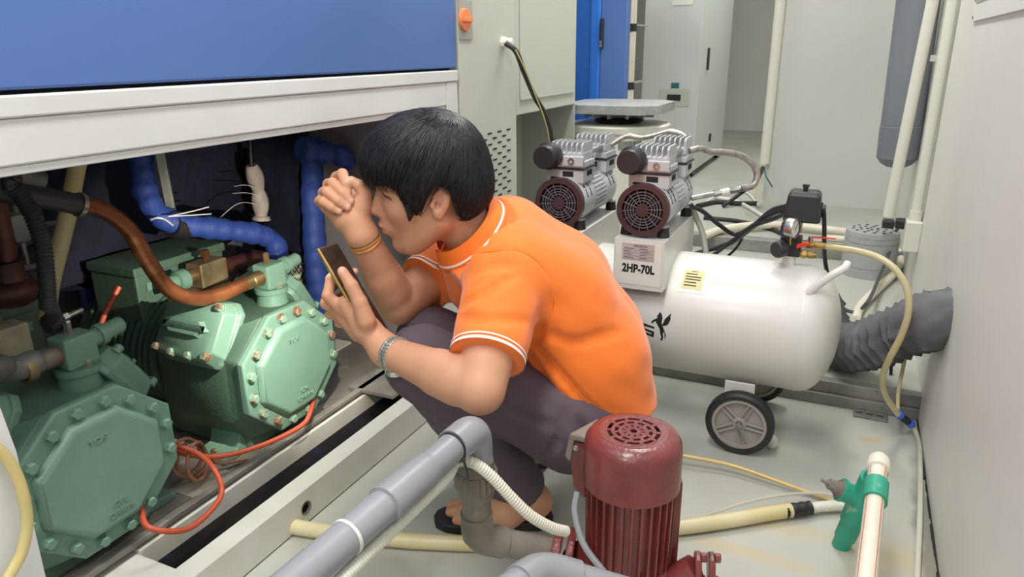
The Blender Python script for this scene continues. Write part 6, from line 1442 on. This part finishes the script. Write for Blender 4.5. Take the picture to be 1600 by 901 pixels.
def cut(p):
    d = fsh(p)
    d = d + 0.0012 * np.sin(p[:, 2] * 95 + p[:, 0] * 60) * np.sin(p[:, 1] * 50 + 1)
    inl = np.linalg.norm(p - npv(Lel), axis=1) < 0.16; tl = (p - lq) @ (lar / np.linalg.norm(lar))
    d = np.where((np.linalg.norm(p - lq - lar * 0.1, axis=1) < 0.125), np.maximum(d, tl), d)
    tr = (p - rq) @ (rar / np.linalg.norm(rar))
    d = np.where((np.linalg.norm(p - rq - rar * 0.15, axis=1) < 0.10), np.maximum(d, tr), d)
    th = (p - hem_p) @ hem_n
    d = np.maximum(d, np.where(p[:, 2] < 0.5, th, -1))
    tn = (p - n0) @ nk + 0.002
    d = np.where(np.linalg.norm(p - n0 - nk * 0.05, axis=1) < 0.13, np.maximum(d, tn), d)
    return d
org_c, wht_c, dko_c = [np.array(lin(h)) for h in ('#f57a22', '#f3e9e2', '#d9601c')]
def shirt_col(v):
    c = np.tile(org_c, (len(v), 1))
    return c
allp = [npv(q) for q in (Lsh, Rsh, neck0)] + sp + [lq, rq]
lo, hi = bbox(allp, 0.15)
sv_ = mesh_field(cut, lo, hi, 0.0036)
so_ = mesh_obj('polo_shirt', sv_, m_shirt, man, shirt_col)
def sleeve_ribbon(q, a, t0, t1, name, parent):
    ax_ = a / np.linalg.norm(a); u, w, _ = frame(V(ax_)); u, w = npv(u), npv(w); rows = []
    for t in (t0, (t0 + t1) / 2, t1):
        row = []
        for k in range(73):
            an = 2*PI*k/72; d = u * math.cos(an) + w * math.sin(an); r = 0.11; base = q + ax_ * t
            rs = np.linspace(0.03, 0.11, 60, dtype=np.float32); fv = fsh(base + rs[:, None] * d); hit = np.argmax(fv > 0); r = rs[hit] - (fv[hit] / max(fv[hit] - fv[hit-1], 1e-6)) * (rs[1] - rs[0]) if hit else 0.06
            row.append(base + d * (min(r, 0.085) + 0.0016))
        rows.append(row)
    n_ = 73; b = MB(); b.add([V(x) for r in rows for x in r], [(i*n_+k, i*n_+k+1, (i+1)*n_+k+1, (i+1)*n_+k) for i in range(2) for k in range(n_-1)])
    b.build(name, wht_m, parent, smooth=60, fix=False)
wht_m = mat('white_stripe', '#f3e9e2', 0.7)
for q, a in ((lq, lar), (rq, rar)):
    sleeve_ribbon(q, a, -0.0062, -0.0010, 'sleeve_stripe', so_); sleeve_ribbon(q, a, -0.0135, -0.0105, 'sleeve_stripe', so_)
def seam(name, pts, r):
    b = MB(); b.tube([V(project(fsh, q)[0]) for q in spline(pts, 5)], r, 6, raw=True); b.build(name, org_m, so_, smooth=60)
org_m = mat('orange_collar', '#f57a22', 0.75, bump=0.12, bscale=420)
seam('shoulder_seam', [(-0.5985, 1.1039, 0.6505), (-0.5566, 1.1029, 0.6577), (-0.5206, 1.1280, 0.6481), (-0.4887, 1.1529, 0.6113), (-0.4731, 1.1649, 0.5603), (-0.4785, 1.1790, 0.5102)], 0.0016)
seam('side_seam', [(-0.4878, 1.1765, 0.4836), (-0.4540, 1.1919, 0.4344), (-0.4136, 1.1988, 0.3851), (-0.3846, 1.2086, 0.3426)], 0.0013)
# collar: folded band round the neck
ez = npv(HF) - nk * float(npv(HF) @ nk); ez /= np.linalg.norm(ez); ey = np.cross(nk, ez)
def collar_ring(r, h, front, th):
    out = []
    for i in range(41):
        a = math.radians(22) + (2*PI - math.radians(44)) * i / 40; ca, sa = math.cos(a), math.sin(a)
        out.append(n0 + ez * (r * ca * 1.0) + ey * (r * sa) + nk * (h + front * max(0, ca)))
    return out
def band(rings):
    b = MB(); n_ = len(rings[0]); v = [V(q) for r in rings for q in r]
    b.add(v, [(i*n_+k, i*n_+k+1, (i+1)*n_+k+1, (i+1)*n_+k) for i in range(len(rings)-1) for k in range(n_-1)]); return b
org_m = mat('orange_collar', '#f57a22', 0.75, bump=0.12, bscale=420); wht_m = mat('white_stripe', '#f3e9e2', 0.7)
st_ = collar_ring(0.066, 0.028, 0.0, 0); fo = collar_ring(0.071, 0.031, 0.0, 0); ou = collar_ring(0.089, 0.000, -0.004, 0); o2 = collar_ring(0.086, -0.003, -0.004, 0); i2 = collar_ring(0.063, 0.036, 0.0, 0); ib = collar_ring(0.068, -0.02, -0.01, 0)
cb = band([ib, st_, fo, ou, o2]).build('collar', org_m, man, smooth=60, fix=False)
L1 = [a * 0.24 + b_ * 0.76 + nk * 0.0012 + (b_ - n0) / np.linalg.norm(b_ - n0) * 0.0012 for a, b_ in zip(fo, ou)]; L2 = [a * 0.12 + b_ * 0.88 + nk * 0.0012 + (b_ - n0) / np.linalg.norm(b_ - n0) * 0.0012 for a, b_ in zip(fo, ou)]
band([L1, L2]).build('collar_stripe', wht_m, cb, smooth=60, fix=False)
# trousers
tr_ = [('+', sd_cap(Lhip, Lkn, 0.094, 0.066), 0), ('+', sd_cap(Lkn, Lank, 0.066, 0.060), 0.03), ('+', sd_cap(Rhip, Rkn, 0.094, 0.066), 0.03), ('+', sd_cap(Rkn, Rank, 0.066, 0.060), 0.03),
       ('+', sd_cap(npv(Lhip) + npv((0.03, 0.02, 0)), npv(Rhip) + npv((0.02, 0, -0.02)), 0.104, 0.10), 0.03), ('+', sd_cap(sp[3], npv(Lhip), 0.10, 0.095), 0.04)]
creases(tr_, [([(-0.4043, 1.1509, 0.3376), (-0.3909, 1.1522, 0.2921), (-0.3989, 1.1605, 0.2294)], 0.014, 0.006), ([(-0.5381, 1.0550, 0.3752), (-0.4747, 1.0856, 0.3451), (-0.4212, 1.1278, 0.3278)], 0.014, 0.004), ([(-0.6076, 1.0148, 0.4183), (-0.5376, 1.0275, 0.3628), (-0.5027, 1.0610, 0.3140)], 0.016, 0.004), ([(-0.4276, 1.1265, 0.3645), (-0.4374, 1.1208, 0.2978), (-0.4614, 1.1163, 0.2527)], 0.012, 0.005)])
ftr = field(tr_)
la_ = npv(Lank) - npv(Lkn); la_ /= np.linalg.norm(la_)
def ftrc(p):
    d = ftr(p) + 0.0018 * np.sin(p[:, 0] * 70 + p[:, 2] * 110) * np.sin(p[:, 1] * 60 + 2)
    t = (p - npv(Lank)) @ la_ + 0.004
    d = np.where(np.linalg.norm(p - npv(Lank), axis=1) < 0.12, np.maximum(d, t), d)
    return np.maximum(d, 0.012 - p[:, 2])
lo, hi = bbox((Lhip, Lkn, Lank, Rhip, Rkn, Rank, sp[3]), 0.13)
mesh_obj('trousers', mesh_field(ftrc, lo, hi, 0.0042), m_trous, man)
# sandal
fc0 = [V(q) for q in foot_c]; fd_ = (fc0[3] - fc0[0]); fd_.z = 0; fl_ = fd_.length; fd_.normalize(); fs_ = V(0, 0, 1).cross(fd_)
def sandal(o):
    poly = []
    for x, w in ((-0.038, 0.0), (-0.034, 0.02), (-0.005, 0.033), (0.06, 0.031), (0.13, 0.040), (0.17, 0.044), (0.20, 0.037), (0.222, 0.020), (0.228, 0.0)): poly.append((x, w))
    poly = poly + [(x, -w) for x, w in reversed(poly[1:-1])]
    b = MB(); b.prism(poly, V(o.x, o.y, 0.001), fd_, fs_, 0.022); s = b.build('sandal', m_black, man, smooth=0, bevel=0.004)
    b = MB()
    rings = []
    for i in range(9):
        a = PI * i / 8; y = 0.043 * math.cos(a); z = 0.02 + 0.052 * math.sin(a)
        rings.append([V(o.x, o.y, 0) + fd_ * (xx) + fs_ * (y * k) + V(0, 0, z * kz) for xx, k, kz in ((0.09, 0.95, 1.12), (0.135, 1.0, 0.93), (0.135, 0.9, 0.86), (0.09, 0.88, 1.06))])
    b.loft(rings); b.build('strap', m_black, s, smooth=60)
sandal(fc0[0])
sandal(fc0[0] + V(-0.10, 0.22, 0))

# bracelet on the right wrist
d = V(Rel) - V(Rwr); c = V(Rwr) + d.normalized() * 0.014; u, w, _ = frame(d)
m_cordb = mat('orange_cord', '#d98a4a', 0.6, c2='#e3b070', scale=60)
br_ = MB(); ring_ = [c + u * (0.0305*math.cos(a)) + w * (0.0305*math.sin(a)) + d.normalized() * 0.004 * math.sin(a + 0.6) for a in [2*PI*i/40 for i in range(41)]]
br_.tube(ring_, 0.0022, 8, raw=True, caps=False); bo = br_.build('bracelet', m_cordb, man)
ring_ = [c + u * (0.0305*math.cos(a)) + w * (0.0305*math.sin(a)) - d.normalized() * 0.005 * math.sin(a * 1.0 + 1.2) for a in [2*PI*i/40 for i in range(41)]]
b = MB(); b.tube(ring_, 0.0018, 8, raw=True, caps=False); b.build('second_cord', mat('yellow_cord', '#d6a84e', 0.6), bo)
# steel wrist watch
d = (V(Lel) - V(Lwr)).normalized(); c = V(Lwr) + d * 0.022; u, w, _ = frame(d); RW = 0.0315
fdir = (V((-0.7621, 1.0130, 0.4213)) - c); fdir = (fdir - d * fdir.dot(d)).normalized(); sdir = d.cross(fdir)
m_chrome = mat('watch_steel', '#d6d6d0', 0.25, 0.7); m_chr2 = mat('watch_steel_centre', '#a9a79f', 0.3, 0.7)
b = MB(); b.lathe(c + fdir * (RW - 0.003), fdir, [(0, 0.018), (0.003, 0.0195), (0.008, 0.0195), (0.010, 0.017)], 28); wt = b.build('wristwatch', m_chrome, man)
b = MB(); b.cyl(c + fdir * (RW + 0.0068), c + fdir * (RW + 0.0074), 0.0165, seg=24); b.build('dial', m_ink, wt)
b = MB(); b.cyl(c + fdir * (RW + 0.002) - d * 0.018, c + fdir * (RW + 0.002) - d * 0.024, 0.003, seg=12); b.build('crown', m_chrome, wt)
for i in range(26):
    a = math.radians(32) + math.radians(296) * i / 25; q = fdir * math.cos(a) + sdir * math.sin(a); tn = sdir * math.cos(a) - fdir * math.sin(a)
    for k, (off_, ww) in enumerate(((-0.0062, 0.0062), (0, 0.0052), (0.0062, 0.0062))):
        M_ = Matrix((tuple(tn) + (0,), tuple(d) + (0,), tuple(q) + (0,), (0, 0, 0, 1))).transposed()
        M_.translation = c + q * RW + d * off_ + tn * (0.0018 if k == 1 else 0)
        b = MB(); b.cbox((0, 0, 0), (0.0060, ww, 0.0034), M_); b.build('link', m_chrome if k != 1 else m_chr2, wt, smooth=0, bevel=0.0006)

# phone held in the left hand
ph0, ph1 = V((-0.8617, 1.0238, 0.6593)), V((-0.7587, 1.0255, 0.4992)); la2 = (ph1 - ph0).normalized(); cn_ = (ph0 + ph1) / 2
vw = (cn_ - V(0, 0, 1.0)).normalized(); sc_ = la2.cross(vw).normalized()          # roughly toward the face
if sc_.x < 0: sc_ = -sc_
tl_ = math.radians(28); nrm = (sc_ * math.cos(tl_) - vw * math.sin(tl_)); nrm = (nrm - la2 * nrm.dot(la2)).normalized(); wdt = la2.cross(nrm).normalized()
pho = thing('phone', tuple(cn_ + V(0, 0, -0.08)), 'gold-edged smartphone with its flash lit, held in the man\'s left hand', 'phone')
Mp = Matrix((tuple(la2) + (0,), tuple(wdt) + (0,), tuple(nrm) + (0,), (0, 0, 0, 1))).transposed(); Mp.translation = cn_
Lp = (ph1 - ph0).length
b = MB(); b.cbox((0, 0, 0), (Lp, 0.074, 0.0076), Mp); b.build('frame', mat('gold_frame', '#c9a66a', 0.25, 0.8), pho, smooth=0, bevel=0.0030, bseg=3)
b = MB(); b.cbox((0, 0, 0.0038), (Lp - 0.006, 0.069, 0.0008), Mp); b.build('screen', mat('phone_screen', '#332c2a', 0.15), pho, smooth=0)
b = MB(); b.cbox((-Lp/2 + 0.020, 0.018, -0.0046), (0.034, 0.028, 0.0022), Mp); b.build('camera_bump', m_blackp, pho, smooth=0, bevel=0.001)
fp = Mp @ V(-Lp/2 + 0.028, 0.022, -0.0060)
b = MB(); b.cyl(fp, fp - nrm * 0.0006, 0.003, seg=14); b.build('flash', mat('flash_led', '#fff4dc', 0.3, emit='#fff2d8', estr=250.0), pho)
sl = bpy.data.lights.new('phone_flash', 'SPOT'); sl.energy = 22.0; sl.spot_size = math.radians(74); sl.spot_blend = 0.45; sl.shadow_soft_size = 0.004; sl.color = (1.0, 0.93, 0.80)
so = bpy.data.objects.new('phone_flash', sl); col.objects.link(so); so.location = fp - nrm * 0.002
so.rotation_euler = (V(-1.24, 1.22, 0.42) - so.location).normalized().to_track_quat('-Z', 'Y').to_euler()

for o in list(bpy.data.objects):
    if '_w' in o: del o['_w']
